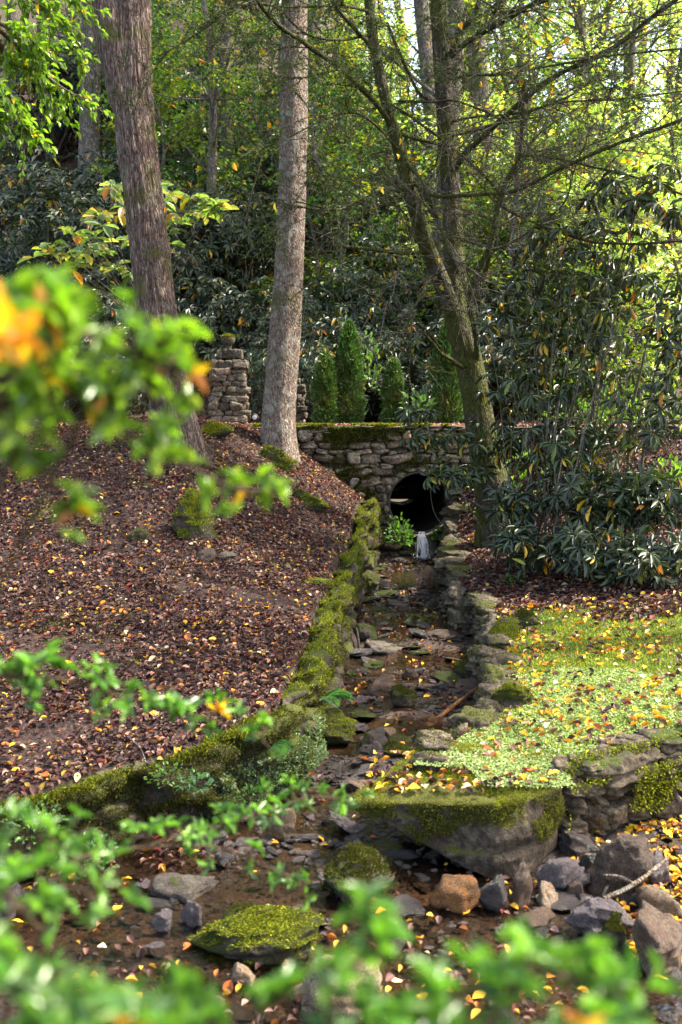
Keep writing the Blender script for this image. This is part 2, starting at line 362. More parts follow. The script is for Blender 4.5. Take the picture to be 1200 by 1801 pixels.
def H(x, y, parts=False):
    x = np.asarray(x, float); y = np.asarray(y, float)
    dl, dr = d_line(x, y, LW), d_line(x, y, RW + RF[1:])
    il, ir = in_poly(x, y, POLY_L), in_poly(x, y, POLY_R)
    sl = np.where(il, dl, -dl); sr = np.where(ir, dr, -dr)
    bl = sstep(-.02, .10, sl); br = sstep(-.02, .10, sr)
    zb = bed_z(y) + .035 * n2(x, y, 2.1, 3, 3) + .012 * n2(x, y, 9, 3, 5)
    zb = np.where(y < 3.2, zb + .35 * sstep(3.1, 1.4, y) * 1.6, zb)
    nL = .03 * n2(x, y, 1.3, 4, 8) + .02 * n2(x, y, 7, 3, 9); nR = .025 * n2(x, y, 1.8, 4, 11) + .012 * n2(x, y, 8, 3, 12)
    z = zb * (1 - bl) + (fL(x, y) + nL) * bl
    z = z * (1 - br) + (fR(x, y) + nR) * br
    back = sstep(13.02, 13.22, y)
    slope = .30 + .34 * sstep(4.0, -3.0, x); rise = np.maximum(0, y - 17.0 + .4 * np.sin(x * .7))
    road = 2.03 + .02 * n2(x, y, 3, 3, 14)
    hz = road + slope * (rise - 1.2 * (1 - np.exp(-rise / 1.2))) + .35 * n2(x, y, .25, 3, 15) * sstep(18, 24, y) + .10 * n2(x, y, 1.1, 3, 16) * sstep(17, 19, y)
    ditch = .72 + .09 * np.maximum(0, y - 17.2) + 1.6 * np.maximum(0, np.abs(x - 1.05 - .25 * (y - 17.2)) - .42)
    dk = sstep(17.05, 17.2, y) * sstep(24, 20, y)
    hz = hz * (1 - dk) + np.minimum(hz, ditch) * dk
    z = z * (1 - back) + hz * back
    if parts: return z, bl, br, back, sl, sr, dk * (ditch < hz + .02)
    return z
def hit(px, py, y0=2.2, y1=60):
    d = ray(px, py); Y = np.linspace(y0, y1, 3000); p = CAM + d[None] * (Y / d[1])[:, None]
    h = H(p[:, 0], p[:, 1]); k = np.argmax(p[:, 2] < h)
    return np.array([p[k, 0], p[k, 1], h[k]]) if (p[:, 2] < h).any() else p[-1]
def nrm(x, y, e=.02):
    return unit(np.stack([-(H(x + e, y) - H(x - e, y)) / (2 * e), -(H(x, y + e) - H(x, y - e)) / (2 * e), np.ones_like(x)], -1))
def onL(x, y): return in_poly(x, y, POLY_L)
def onR(x, y): return in_poly(x, y, POLY_R)
def in_frame(x, y, z, m=40):
    px, py = proj(np.stack([x, y, z], -1)); return (px > -m) & (px < 1200 + m) & (py > -m) & (py < 1801 + m)

def axis(lo, a, b, hi, step, g=1.09):
    mid = list(np.arange(a, b, step)); s = step; v = b; r = []
    while v < hi: r.append(v); s *= g; v += s
    s = step; v = a - step; l = []
    while v > lo: l.append(v); s *= g; v -= s
    return np.array(l[::-1] + mid + r)
gx = axis(-70, -3.6, 3.9, 75, .028); gy = axis(-4, 2.6, 13.3, 130, .028, 1.04)
XX, YY = np.meshgrid(gx, gy, indexing='xy')
ZZ, b_l, b_r, b_k, s_l, s_r, dit = H(XX.ravel(), YY.ravel(), True)
x_, y_ = XX.ravel(), YY.ravel()
nv = n2(x_, y_, 1.6, 4, 21); nf = n2(x_, y_, 9, 3, 22)
# attribute: r = green moss, g = wet sand and gravel, b = forest floor beyond the wall
lawn = b_r * sstep(8.5, 7.5, y_ + .5 * nv) * sstep(-.35, .25, nv + .35 + .3 * nf) * (1 - b_k)
edge = b_l * sstep(.10, .02, s_l + .08 * nv) + b_l * sstep(.32, .5, nv + .25 * nf) * .8 * sstep(7.5, 9, y_)
zone = np.stack([np.clip(lawn + edge, 0, 1), np.clip(1 - b_l - b_r - b_k, 0, 1), b_k], -1)
nx, ny = len(gx), len(gy)
ii = (np.arange(ny - 1)[:, None] * nx + np.arange(nx - 1)[None]).ravel()
Q = np.stack([ii, ii + 1, ii + nx + 1, ii + nx], -1)
cxm, cym = x_[Q].mean(1), y_[Q].mean(1)
hole = (np.abs(cxm - PIPE[0]) < .52) & (((cym > 12.98) & (cym < 13.3)) | ((cym > 17.0) & (cym < 17.3)))
mb = MB(); mb.add(np.stack([x_, y_, ZZ], -1), Q[~hole], None, zone)

m, nt_, b_, out_ = mat('ground')
v = nd(nt_, 'ShaderNodeTexCoord').outputs['Object']
z3 = nd(nt_, 'ShaderNodeSeparateColor', {0: nd(nt_, 'ShaderNodeAttribute', attribute_name='tint').outputs[0]}).outputs
n_a = noise(nt_, v, 14, 8, .7); n_b = noise(nt_, v, 70, 6, .7); n_c = noise(nt_, v, 3, 5)
vor = nd(nt_, 'ShaderNodeTexVoronoi', {'Vector': v, 'Scale': 55.0})
vcol = nd(nt_, 'ShaderNodeSeparateColor', {0: vor.outputs[1]}).outputs[0]
soil = mix(nt_, n_b, (.012, .007, .006), (.05, .031, .026))
crumb = ramp(nt_, vcol, [(0., (.014, .009, .008)), (.45, (.026, .016, .014)), (.72, (.052, .027, .023)), (.9, (.085, .048, .04)), (1., (.11, .075, .05))])
soil = mix(nt_, ramp(nt_, n_a, [(.35, .25), (.6, .85)]), soil, crumb)
mossc = mix(nt_, ramp(nt_, n_b, [(.3, 0.), (.7, 1.)]), (.035, .055, .010), (.12, .17, .028)); mossc = mix(nt_, ramp(nt_, n_a, [(.5, 0.), (.75, .55)]), mossc, (.06, .04, .03))
sand = mix(nt_, n_b, (.030, .019, .013), (.095, .062, .044)); sand = mix(nt_, ramp(nt_, n_c, [(.42, 0.), (.58, .8)]), sand, (.024, .017, .014))
peb = nd(nt_, 'ShaderNodeTexVoronoi', {'Vector': v, 'Scale': 38.0}).outputs
sand = mix(nt_, ramp(nt_, n_a, [(.52, 0.), (.6, .8)]), sand, mix(nt_, nd(nt_, 'ShaderNodeSeparateColor', {0: peb[1]}).outputs[0], (.02, .016, .016), (.11, .088, .075)))
floor_ = mix(nt_, vcol, (.022, .017, .012), (.10, .065, .045))
c = mix(nt_, z3[0], soil, mossc); c = mix(nt_, z3[1], c, sand); c = mix(nt_, z3[2], c, floor_)
nt_.links.new(c, b_.inputs['Base Color'])
rg = nd(nt_, 'ShaderNodeMapRange', {0: math_(nt_, 'MULTIPLY', z3[1], ramp(nt_, n_c, [(.4, .35), (.6, 1.)])), 3: .9, 4: .28}).outputs[0]; nt_.links.new(rg, b_.inputs['Roughness'])
b_.inputs['Specular IOR Level'].default_value = .22
nt_.links.new(bump(nt_, math_(nt_, 'ADD', math_(nt_, 'ADD', n_b, n_a), math_(nt_, 'MULTIPLY', vor.outputs[0], -.8)), .7, .02), b_.inputs['Normal'])
tag(mb.build('ground', m), kind='structure')

# stream water: one sheet a little above the mean bed, bars of sand and stones stand out of it
wy = np.arange(2.2, 13.0, .03); wx = np.linspace(-6, 7, 330)
WX, WY = np.meshgrid(wx, wy); WX, WY = WX.ravel(), WY.ravel()
def water_z(y):
    s = np.array([3, 5.05, 5.15, 5.9, 6.05, 6.75, 6.85, 7.7, 7.8, 8.6, 8.7, 9.6, 9.7, 10.8, 10.9, 12.95]); h = np.array([-.012, -.008, .012, .03, .058, .075, .098, .115, .135, .145, .165, .18, .20, .225, .245, .30])
    return np.interp(y, s, h)
rip = .004 * n2(WX, WY, 14, 3, 31) + .010 * np.exp(-((WY[:, None] - np.array([5.1, 6.0, 6.8, 7.75, 8.65, 9.65, 10.85])[None]) ** 2 / .006)).max(1) * n2(WX, WY, 18, 2, 33)
WZ = water_z(WY) + rip + .010
n0 = len(wx); ii = (np.arange(len(wy) - 1)[:, None] * n0 + np.arange(n0 - 1)[None]).ravel(); Q = np.stack([ii, ii + 1, ii + n0 + 1, ii + n0], -1)
gz = H(WX, WY); keep = (WZ[Q] > gz[Q] - .05).any(1); keep &= ~(in_poly(WX[Q].mean(1), WY[Q].mean(1), POLY_L) | in_poly(WX[Q].mean(1), WY[Q].mean(1), POLY_R))
mb = MB(); mb.add(np.stack([WX, WY, WZ], -1), Q[keep])
m, nt_, b_, out_ = mat('stream_water')
v = nd(nt_, 'ShaderNodeTexCoord').outputs['Object']
bp = bump(nt_, noise(nt_, v, 30, 4), .4, .016)
gl = nd(nt_, 'ShaderNodeBsdfGlossy', {'Color': (1, 1, 1, 1), 'Roughness': .04, 'Normal': bp}); tr = nd(nt_, 'ShaderNodeBsdfTransparent', {'Color': (.74, .63, .52, 1)})
fr = nd(nt_, 'ShaderNodeFresnel', {'IOR': 1.33, 'Normal': bp}).outputs[0]
ms = nd(nt_, 'ShaderNodeMixShader', {0: math_(nt_, 'ADD', math_(nt_, 'MULTIPLY', fr, 1.35), .02, True)}); nt_.links.new(tr.outputs[0], ms.inputs[1]); nt_.links.new(gl.outputs[0], ms.inputs[2]); nt_.links.new(ms.outputs[0], out_.inputs[0])
M['water'] = m
tag(mb.build('stream_water', m), kind='structure')

# ------------------------------------------------------------------ stone walls
def swept_wall(name, line, zb, zt, out_, in_, seed, mat_, label, cat, disp=.06, step=.025, nh=26):
    """an old wall as one lumpy moss-grown body: foot, face, rounded top, back edge sunk in the bank"""
    p = smooth_path([(a, b, 0) for a, b in line], 24)[:, :2]; s = np.concatenate([[0], np.cumsum(np.hypot(*np.diff(p, axis=0).T))])
    t = np.arange(0, s[-1], step); p = np.stack([np.interp(t, s, p[:, 0]), np.interp(t, s, p[:, 1])], -1)
    tg = unit(np.gradient(p, axis=0)); nrm_ = np.stack([tg[:, 1], -tg[:, 0]], -1)      # points right of the walking direction
    u = np.linspace(0, 1, nh + 10); prof = []
    for q in u:
        if q < .70: k = q / .70; prof.append((out_ * (1 - .5 * k), k * .93))
        elif q < .8: k = (q - .7) / .1; prof.append((out_ * .5 - k * out_ * .35, .93 + .07 * math.sin(k * math.pi / 2)))
        else: k = (q - .8) / .2; prof.append((out_ * .15 - k * (in_ + out_ * .15), 1.0 - .25 * k * k))
    prof = np.array(prof)
    Zb = zb(p[:, 0], p[:, 1]); Zt = zt(p[:, 0], p[:, 1])
    X = p[:, None, 0] + prof[None, :, 0] * nrm_[:, None, 0]; Y = p[:, None, 1] + prof[None, :, 0] * nrm_[:, None, 1]; Z = Zb[:, None] + (Zt - Zb)[:, None] * prof[None, :, 1]
    V = np.stack([X, Y, Z], -1); n0 = V.shape[1]
    # stone-like bulges: cellular pattern of flat stones, plus fine lumps
    q3 = V.reshape(-1, 3); g = np.random.default_rng(seed)
    lum = fbm(q3 * np.array([3.5, 3.5, 6]) + seed, 4, seed) ; cell = np.abs(fbm(q3 * np.array([2.2, 2.2, 5.5]) + 9 + seed, 3, seed + 3)); fine = fbm(q3 * 16, 3, seed + 5)
    dsp = disp * (1.3 * lum + 1.6 * sstep(0, .25, cell) - 1.1 + .25 * fine)
    outn = np.repeat(np.hstack([nrm_, np.full((len(p), 1), .25)])[:, None], n0, 1).reshape(-1, 3)
    fade = np.repeat(np.clip(np.minimum(1, (1 - u) / .2) + .15, 0, 1)[None], len(p), 0).reshape(-1)
    q3 = q3 + outn * (dsp * fade)[:, None]
    ii = (np.arange(len(p) - 1)[:, None] * n0 + np.arange(n0 - 1)[None]).ravel(); Q = np.stack([ii, ii + n0, ii + n0 + 1, ii + 1], -1)
    mb = MB(); mb.add(q3, Q)
    root = mb.build(name, mat_); tag(root, label, cat)
    return root, q3.reshape(len(p), n0, 3), outn.reshape(len(p), n0, 3)
def tufts(mb, C, N, n, L, W, pal, g, spread=.9, droop=.0):
    k = g.integers(0, len(C), n); c = C[k] + g.normal(0, .008, (n, 3)); d = unit(N[k] + spread * g.normal(size=(n, 3)) + np.array([0, 0, -droop]))
    leaves(mb, LEAF_FAR, c - d * .003, d, rdir(g, n), L * g.uniform(.6, 1.4, n), W, pick(g, pal, n, .4))
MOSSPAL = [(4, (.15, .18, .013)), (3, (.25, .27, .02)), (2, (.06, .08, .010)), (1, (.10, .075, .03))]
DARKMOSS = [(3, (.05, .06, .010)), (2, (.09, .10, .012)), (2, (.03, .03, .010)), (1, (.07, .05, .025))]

lz = lambda x, y: bed_z(y) - .12
ltop = lambda x, y: fL(x, y) + .02
sw, SV, SN = swept_wall('stone_wall', LW[1:], lz, ltop, .08, .06, 4, M['mossywall'], 'long moss covered retaining wall along the left side of the stream', 'stone wall', .095)
g = np.random.default_rng(3)
pts = SV.reshape(-1, 3); nn = SN.reshape(-1, 3); px, py = proj(pts); ok = (px > -60) & (px < 1250) & (pts[:, 1] > 3.3)
hrow = np.tile(np.linspace(0, 1, SV.shape[1]), SV.shape[0]); mossy = fbm(pts * 4 + 3, 3, 41)
far = pts[:, 1] > 5.6
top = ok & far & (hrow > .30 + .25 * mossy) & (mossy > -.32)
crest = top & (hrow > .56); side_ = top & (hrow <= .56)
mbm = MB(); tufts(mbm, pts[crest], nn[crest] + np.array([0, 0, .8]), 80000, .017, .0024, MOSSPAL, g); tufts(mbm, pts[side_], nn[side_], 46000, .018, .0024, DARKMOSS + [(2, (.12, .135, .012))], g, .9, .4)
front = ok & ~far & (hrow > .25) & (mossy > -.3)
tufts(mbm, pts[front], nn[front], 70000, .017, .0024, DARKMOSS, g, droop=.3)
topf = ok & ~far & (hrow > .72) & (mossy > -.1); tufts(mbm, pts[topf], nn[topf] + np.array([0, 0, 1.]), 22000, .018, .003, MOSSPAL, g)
tag(mbm.build('moss', M['moss'], sw), kind='stuff')
# pale liverwort hanging on the corner, dark rootlets below
mbl = MB(); cor = ok & (pts[:, 1] > 5.1) & (pts[:, 1] < 5.95) & (hrow > .12) & (hrow < .5) & (mossy > -.3)
tufts(mbl, pts[cor], nn[cor] + np.array([0, 0, .3]), 9000, .016, .006, [(3, (.20, .29, .15)), (2, (.14, .22, .09)), (1, (.26, .34, .22))], g, .7)
tag(mbl.build('liverwort', M['moss'], sw, smooth=False), kind='stuff')

def stone_course(mb, origin, du, width, height, depth, g, hmin, hmax, lmin, lmax, skip=None, bulge=.05, tilt=0.0, mossf=None, subd=3):
    """courses of irregular flat stones on a vertical face; du runs along the face, the face looks along its normal"""
    du = unit(np.asarray(du, float)); dn = np.array([du[1], -du[0], 0]); z = 0
    while z < height - .01:
        h = min(g.uniform(hmin, hmax), height - z); x = -g.uniform(0, lmax * .5)
        while x < width:
            l = g.uniform(lmin, lmax) * (1 if g.random() < .8 else 1.5); hh = h * g.uniform(.85, 1.18)
            cxp = x + l / 2; c = np.asarray(origin) + du * cxp + np.array([0, 0, z + h / 2 + tilt * cxp + g.normal(0, .008)])
            x += l * .96
            if cxp < -.02 or cxp > width + .02 or (skip and skip(c, l, hh)): continue
            V, T = rock(int(g.integers(1e9)), (l * 1.06, depth * g.uniform(.8, 1.15), hh * g.uniform(.9, 1.25)), subd, 10, .11, .0, 24, .3, .72)
            a = g.normal(0, .10); ca, sa = math.cos(a), math.sin(a); V = np.stack([V[:, 0] * ca - V[:, 2] * sa, V[:, 1], V[:, 0] * sa + V[:, 2] * ca], -1)
            off = g.normal(0, .018)
            W = c + V[:, :1] * du + V[:, 1:2] * -dn + V[:, 2:3] * np.array([0, 0, 1.]) + dn * off
            br = g.uniform(.6, 1.35); hue = g.normal(0, .05)
            mb.add(W, None, T, (br * (1 + hue), br, br * (1 - hue)))
        z += h * .97
def box(mb, lo, hi, tint=(1, 1, 1)):
    lo, hi = np.array(lo, float), np.array(hi, float); V = np.array([[x, y, z] for x in (0, 1) for y in (0, 1) for z in (0, 1)]) * (hi - lo) + lo
    mb.add(V, [(0, 1, 3, 2), (4, 6, 7, 5), (0, 4, 5, 1), (2, 3, 7, 6), (0, 2, 6, 4), (1, 5, 7, 3)], None, tint)
# the road bridge over the culvert: stone headwall, pipe, moss
bridge = empty('stone_bridge', (PIPE[0], 13.2, .3), 'low mossy stone bridge wall with the round culvert opening', 'bridge')
bloc = np.array(bridge.location)
g = np.random.default_rng(12)
mb = MB(); X0, X1, ZT = -1.15, 2.75, 2.03
def skip_pipe(c, l, h): return math.hypot(c[0] - PIPE[0], c[2] - PIPE[2]) < PR + .03 + .25 * l
stone_course(mb, (X0, 13.08, .25), (1, 0, 0), X1 - X0, ZT - .30, .22, g, .05, .15, .09, .36, skip_pipe)
stone_course(mb, (X0, 13.10, ZT - .10), (1, 0, 0), X1 - X0, .10, .30, g, .06, .08, .22, .5)
# backing behind the joints, left open around the pipe
k = 40; a = np.linspace(0, 2 * np.pi, k, endpoint=False); ring = np.stack([PIPE[0] + (PR + .05) * np.cos(a), np.full(k, 13.09), PIPE[2] + (PR + .05) * np.sin(a)], -1)
sq = []
for t in a:
    d = np.array([math.cos(t), math.sin(t)]); f = min((X1 - PIPE[0]) / max(d[0], 1e-6) if d[0] > 0 else (X0 - PIPE[0]) / min(d[0], -1e-6), (ZT - .04 - PIPE[2]) / max(d[1], 1e-6) if d[1] > 0 else (.2 - PIPE[2]) / min(d[1], -1e-6)); sq.append((PIPE[0] + d[0] * f, 13.09, PIPE[2] + d[1] * f))
mb.add(np.vstack([ring, sq]), [(i, k + i, k + (i + 1) % k, (i + 1) % k) for i in range(k)], None, (.35, .33, .3))
mb.build('headwall', M['wall'], bridge).location = (0, 0, 0)
bridge.children[0].matrix_parent_inverse = bridge.matrix_world.inverted() if False else Matrix.Translation(-Vector(bridge.location))
# stone ring round the mouth
mb = MB()
for t in np.arange(R(20), R(235), R(17)):
    V, T = rock(int(g.integers(1e9)), (.155, .16, .085), 3, 9, .06, .1, 22, .2); d = np.array([math.cos(t), 0, math.sin(t)]); e = np.array([-d[2], 0, d[0]])
    mb.add(np.array([PIPE[0], 13.03, PIPE[2]]) + d * (PR + .035) + V[:, :1] * e + V[:, 1:2] * np.array([0, 1, 0]) + V[:, 2:3] * d, None, T, (.8, .78, .74))
o = mb.build('stone_ring', M['wall'], bridge); o.matrix_parent_inverse = Matrix.Translation(-Vector(bridge.location))
# the culvert pipe: black corrugated tube with a thick lip, open right through
mb = MB(); yy = np.linspace(12.98, 17.75, 140); rr = PR - .02 + .012 * np.sin(yy * 60)
prof = [(12.96, PR + .005)] + [(12.955, PR - .012)] + list(zip(yy, rr)); prof.append((17.75, PR + .02)); prof += [(13.02, PR + .02), (12.96, PR + .005)]
prof = np.array(prof); k = 48; a = np.linspace(0, 2 * np.pi, k, endpoint=False)
V = np.stack([PIPE[0] + prof[:, None, 1] * np.cos(a), np.repeat(prof[:, :1], k, 1), PIPE[2] + prof[:, None, 1] * np.sin(a)], -1)
n0 = len(prof); i = np.arange(n0 - 1)[:, None] * k; j = np.arange(k)[None]
mb.add(V.reshape(-1, 3), np.stack([i + j, i + (j + 1) % k, i + k + (j + 1) % k, i + k + j], -1).reshape(-1, 4))
m, nt_, b_, _ = mat('black_pipe'); b_.inputs['Roughness'].default_value = .45
v = nd(nt_, 'ShaderNodeTexCoord').outputs['Object']; nt_.links.new(mix(nt_, ramp(nt_, noise(nt_, v, 5, 5), [(.45, 0.), (.7, .6)]), (.008, .008, .010), (.06, .045, .035)), b_.inputs['Base Color'])
o = mb.build('culvert_pipe', m, bridge); o.matrix_parent_inverse = Matrix.Translation(-Vector(bridge.location))
# moss on the headwall: a shaggy mat along the top and patches on the left stones
g = np.random.default_rng(13); n = 60000
c = np.stack([g.uniform(X0, X1, n), 13.0 - .02 * g.random(n), ZT - .02 - (g.random(n) ** 1.5) * 1.6], -1)
f = fbm(c * np.array([3, 1, 5]), 3, 51) + .75 * sstep(1.75, 2.0, c[:, 2]) * sstep(1.15, .6, c[:, 0]) + .25 * sstep(.4, -.6, c[:, 0]) - .35 * sstep(.9, 1.5, c[:, 0])
c = c[(f > .26) & (np.hypot(c[:, 0] - PIPE[0], c[:, 2] - PIPE[2]) > PR + .1)]; n = len(c)
mbm = MB(); d = unit(np.array([0, -1, .2]) + .7 * g.normal(size=(n, 3))); leaves(mbm, LEAF_FAR, c, d, rdir(g, n), .035 * g.uniform(.6, 1.3, n), .007, pick(g, [(3, (.085, .10, .010)), (3, (.05, .055, .010)), (1, (.15, .17, .012)), (1, (.06, .04, .02))], n, .4))
n = 14000; c = np.stack([g.uniform(X0, 1.4, n), g.uniform(12.97, 13.25, n), np.full(n, ZT + .01)], -1); c = c[fbm(c * 4, 2, 53) > -.1]; n = len(c)
leaves(mbm, LEAF_FAR, c, unit(np.array([0, -.3, 1]) + .6 * g.normal(size=(n, 3))), rdir(g, n), .035, .006, pick(g, MOSSPAL, n, .4))
o = mbm.build('moss', M['moss'], bridge); o.matrix_parent_inverse = Matrix.Translation(-Vector(bridge.location)); tag(o, kind='stuff')
# rear parapet of the same road, seen only from elsewhere
g = np.random.default_rng(14)

# water falling from the pipe
mb = MB(); g = np.random.default_rng(15)
for k in range(60):
    x = PIPE[0] + .03 + g.normal(0, .024); w = g.uniform(.0008, .0034); t = np.linspace(0, 1, 14); t0 = g.uniform(0, .3); t1 = g.uniform(.75, 1.0); t = t0 + (t1 - t0) * t; y0 = 12.94 - g.uniform(0, .03)
    pth = np.stack([x + (x - PIPE[0] - .03) * t * 1.6 + .008 * np.sin(t * 11 + k) + .012 * np.sin(t * 5 + k * 2.3) * t, y0 - .17 * t ** .8 + .01 * np.sin(9 * t + k), PIPE[2] - PR + .03 - .38 * t ** 1.6], -1)
    tube(mb, pth, w * (.6 + .8 * g.random(14)), 6)
for k in range(70):
    V, T = ico(1); mb.add(V * g.uniform(.004, .012) + np.array([PIPE[0] + .03 + g.normal(0, .07), 12.76 + g.normal(0, .06), .335 + abs(g.normal(0, .025))]), None, T)
m, nt_, b_, out_ = mat('white_water'); b_.inputs['Base Color'].default_value = (.9, .9, .95, 1); b_.inputs['Roughness'].default_value = .12; b_.inputs['Alpha'].default_value = .6
M['fall'] = m
tag(mb.build('waterfall', m), 'thin white trickle of water falling from the culvert mouth', 'waterfall', kind='structure')

# right-hand stream wall: separate weathered stones stacked in one low wall
g = np.random.default_rng(22); mb = MB()
p = smooth_path([(a, b, 0) for a, b in RW], 20)[:, :2]; s = np.concatenate([[0], np.cumsum(np.hypot(*np.diff(p, axis=0).T))])
t = 0.0
while t < s[-1] - .1:
    x, y = np.interp(t, s, p[:, 0]), np.interp(t, s, p[:, 1]); x2, y2 = np.interp(t + .1, s, p[:, 0]), np.interp(t + .1, s, p[:, 1]); ang = math.atan2(y2 - y, x2 - x)
    zt = float(fR(np.array([x + .1]), np.array([y]))[()][0]) + .02; zb = float(bed_z(y)) - .06; z = zb; l = g.uniform(.24, .42) if y > 6.3 else g.uniform(.14, .26)
    while z < zt - .03:
        h = min(g.uniform(.12, .26), zt - z + .04); V, T = rock(int(g.integers(1e9)), (l * g.uniform(.9, 1.3), g.uniform(.24, .36), h * 1.15), 4, 11, .19, .0, 22, .34, .0 if g.random() < .55 else .78)
        a = ang + g.normal(0, .18); ca, sa = math.cos(a), math.sin(a); W = np.stack([V[:, 0] * ca - V[:, 1] * sa, V[:, 0] * sa + V[:, 1] * ca, V[:, 2]], -1)
        br = g.uniform(.7, 1.3); mb.add(W + np.array([x + g.normal(.03, .03), y + g.normal(0, .02), z + h / 2]), None, T, (br, br * .97, br * .92)); z += h * .9
    t += l * .85
wr = mb.build('stone_wall', rock_mat('grey_green_wall_stone', (.028, .022, .016), (.095, .078, .056), (.06, .048, .034), moss=.28, mossc=((.09, .095, .012), (.04, .045, .01)), rough=.85, scale=5, tinted=True, mossup=.55))
pv = np.vstack(mb.V); g2 = np.random.default_rng(23); c = pv[g2.integers(0, len(pv), 60000)]; zt = fR(c[:, 0] + .1, c[:, 1]); f = (fbm(c * np.array([3, 3, 4]), 3, 65) + 1.0 * (c[:, 2] - zt + .12) > .02); c = c[f]; n = len(c)
mbm = MB(); leaves(mbm, LEAF_FAR, c, unit(np.array([-.35, -.2, .6]) + .6 * g2.normal(size=(n, 3))), rdir(g2, n), .018 * g2.uniform(.6, 1.4, n), .0026, pick(g2, [(3, (.085, .095, .012)), (3, (.05, .055, .012)), (1, (.14, .155, .015)), (1, (.06, .045, .02))], n, .4)); tag(mbm.build('moss', M['moss'], wr), kind='stuff')
tag(wr, 'low wall of bulky weathered stones along the right side of the stream', 'stone wall')
# front wall at right, beside the slab, stones with moss
mb = MB(); g = np.random.default_rng(24); p = smooth_path([(a, b, 0) for a, b in RF[2:]], 16)[:, :2]; s = np.concatenate([[0], np.cumsum(np.hypot(*np.diff(p, axis=0).T))]); t = .02
while t < min(s[-1], 4.5):
    x, y = np.interp(t, s, p[:, 0]), np.interp(t, s, p[:, 1]); x2, y2 = np.interp(t + .1, s, p[:, 0]), np.interp(t + .1, s, p[:, 1]); ang = math.atan2(y2 - y, x2 - x)
    zt = float(fR(np.array([x]), np.array([y + .1]))[0]) + .01; z = .02; l = g.uniform(.12, .26)
    while z < zt - .02:
        h = min(g.uniform(.07, .17), zt - z + .03); V, T = rock(int(g.integers(1e9)), (l * g.uniform(1., 1.35), g.uniform(.2, .34), h * 1.15), 4, 11, .19, .0, 22, .34, .0 if g.random() < .55 else .78)
        a = ang + g.normal(0, .2); ca, sa = math.cos(a), math.sin(a); W = np.stack([V[:, 0] * ca - V[:, 1] * sa, V[:, 0] * sa + V[:, 1] * ca, V[:, 2]], -1)
        br = g.uniform(.6, 1.25); mb.add(W + np.array([x, y + g.normal(.04 - .05 * (z > .2), .03), z + h / 2]), None, T, (br, br * .95, br * .85)); z += h * .9
    t += l * .85
wf = mb.build('stone_wall', M['wall']); tag(wf, 'low mossy front wall of stacked stones right of the big slab', 'stone wall')
n = 16000; c = np.stack([g.uniform(1.1, 3.2, n), np.zeros(n), g.uniform(.12, .46, n)], -1); c[:, 1] = np.interp(c[:, 0], [q[0] for q in RF], [q[1] for q in RF]) - .13 - .05 * g.random(n) + .10 * (c[:, 2] > .36); c = c[fbm(c * np.array([5, 2, 5]), 3, 61) + .8 * (c[:, 2] - .3) > .05]
mbm = MB(); n = len(c); leaves(mbm, LEAF_FAR, c, unit(np.array([0, -.8, .3]) + .6 * g.normal(size=(n, 3))), rdir(g, n), .022, .0035, pick(g, MOSSPAL, n, .4)); tag(mbm.build('moss', M['moss'], wf), kind='stuff')

# the great slab in the foreground
bm = bmesh.new()
for q in [(.045, 4.62, .275), (.20, 4.56, .30), (.45, 4.48, .33), (.71, 4.40, .355), (.80, 4.43, .36), (1.04, 4.63, .33), (1.09, 5.15, .38), (.42, 5.15, .36), (.1, 4.72, .28),
          (.12, 4.66, .235), (.33, 4.58, .17), (.56, 4.46, .07), (.70, 4.41, -.02), (.84, 4.45, -.02), (1.06, 4.68, .03), (1.04, 5.1, .0), (.5, 5.05, .05)]: bm.verts.new(q)
bmesh.ops.convex_hull(bm, input=bm.verts); bmesh.ops.triangulate(bm, faces=bm.faces)
for _ in range(6):
    lng = [e for e in bm.edges if e.calc_length() > .022]
    if not lng: break
    bmesh.ops.subdivide_edges(bm, edges=lng, cuts=1); bmesh.ops.triangulate(bm, faces=bm.faces)
for _ in range(1): bmesh.ops.smooth_vert(bm, verts=bm.verts, factor=.5, use_axis_x=True, use_axis_y=True, use_axis_z=True)
bm.normal_update(); V = np.array([v.co[:] for v in bm.verts]); NV = np.array([v.normal[:] for v in bm.verts]); T = np.array([[v.index for v in f.verts] for f in bm.faces]); bm.free()
strat = vnoise(np.stack([V[:, 0] * 2, V[:, 1] * 2, V[:, 2] * 22], -1), 75)
V = V + NV * (.036 * fbm(V * 6, 5, 71) + .03 * fbm(V * 2.5, 2, 72) + .012 * strat * (np.abs(NV[:, 2]) < .7))[:, None]
mb = MB(); mb.add(V, None, T); slab = mb.build('stone_slab', M['slab']); tag(slab, 'huge wedge shaped stone slab jutting over the creek, mossy on top', 'boulder')
g = np.random.default_rng(25); up = (NV[:, 2] > .35) & (fbm(V * 5, 3, 73) > -.12); mbm = MB()
tufts(mbm, V[up], NV[up] + np.array([0, 0, .5]), 42000, .0075, .0014, [(3, (.17, .19, .015)), (2, (.10, .12, .012)), (2, (.25, .26, .03))], g)
lip = (NV[:, 1] < -.3) & (V[:, 2] + .22 * fbm(V * 5, 3, 74) > .17 + .06 * V[:, 0]) & (fbm(V * 14, 2, 76) > -.2); tufts(mbm, V[lip], NV[lip], 26000, .010, .0015, DARKMOSS + [(3, (.15, .16, .015))], g, .8, .5)
tag(mbm.build('moss', M['moss'], slab), kind='stuff')

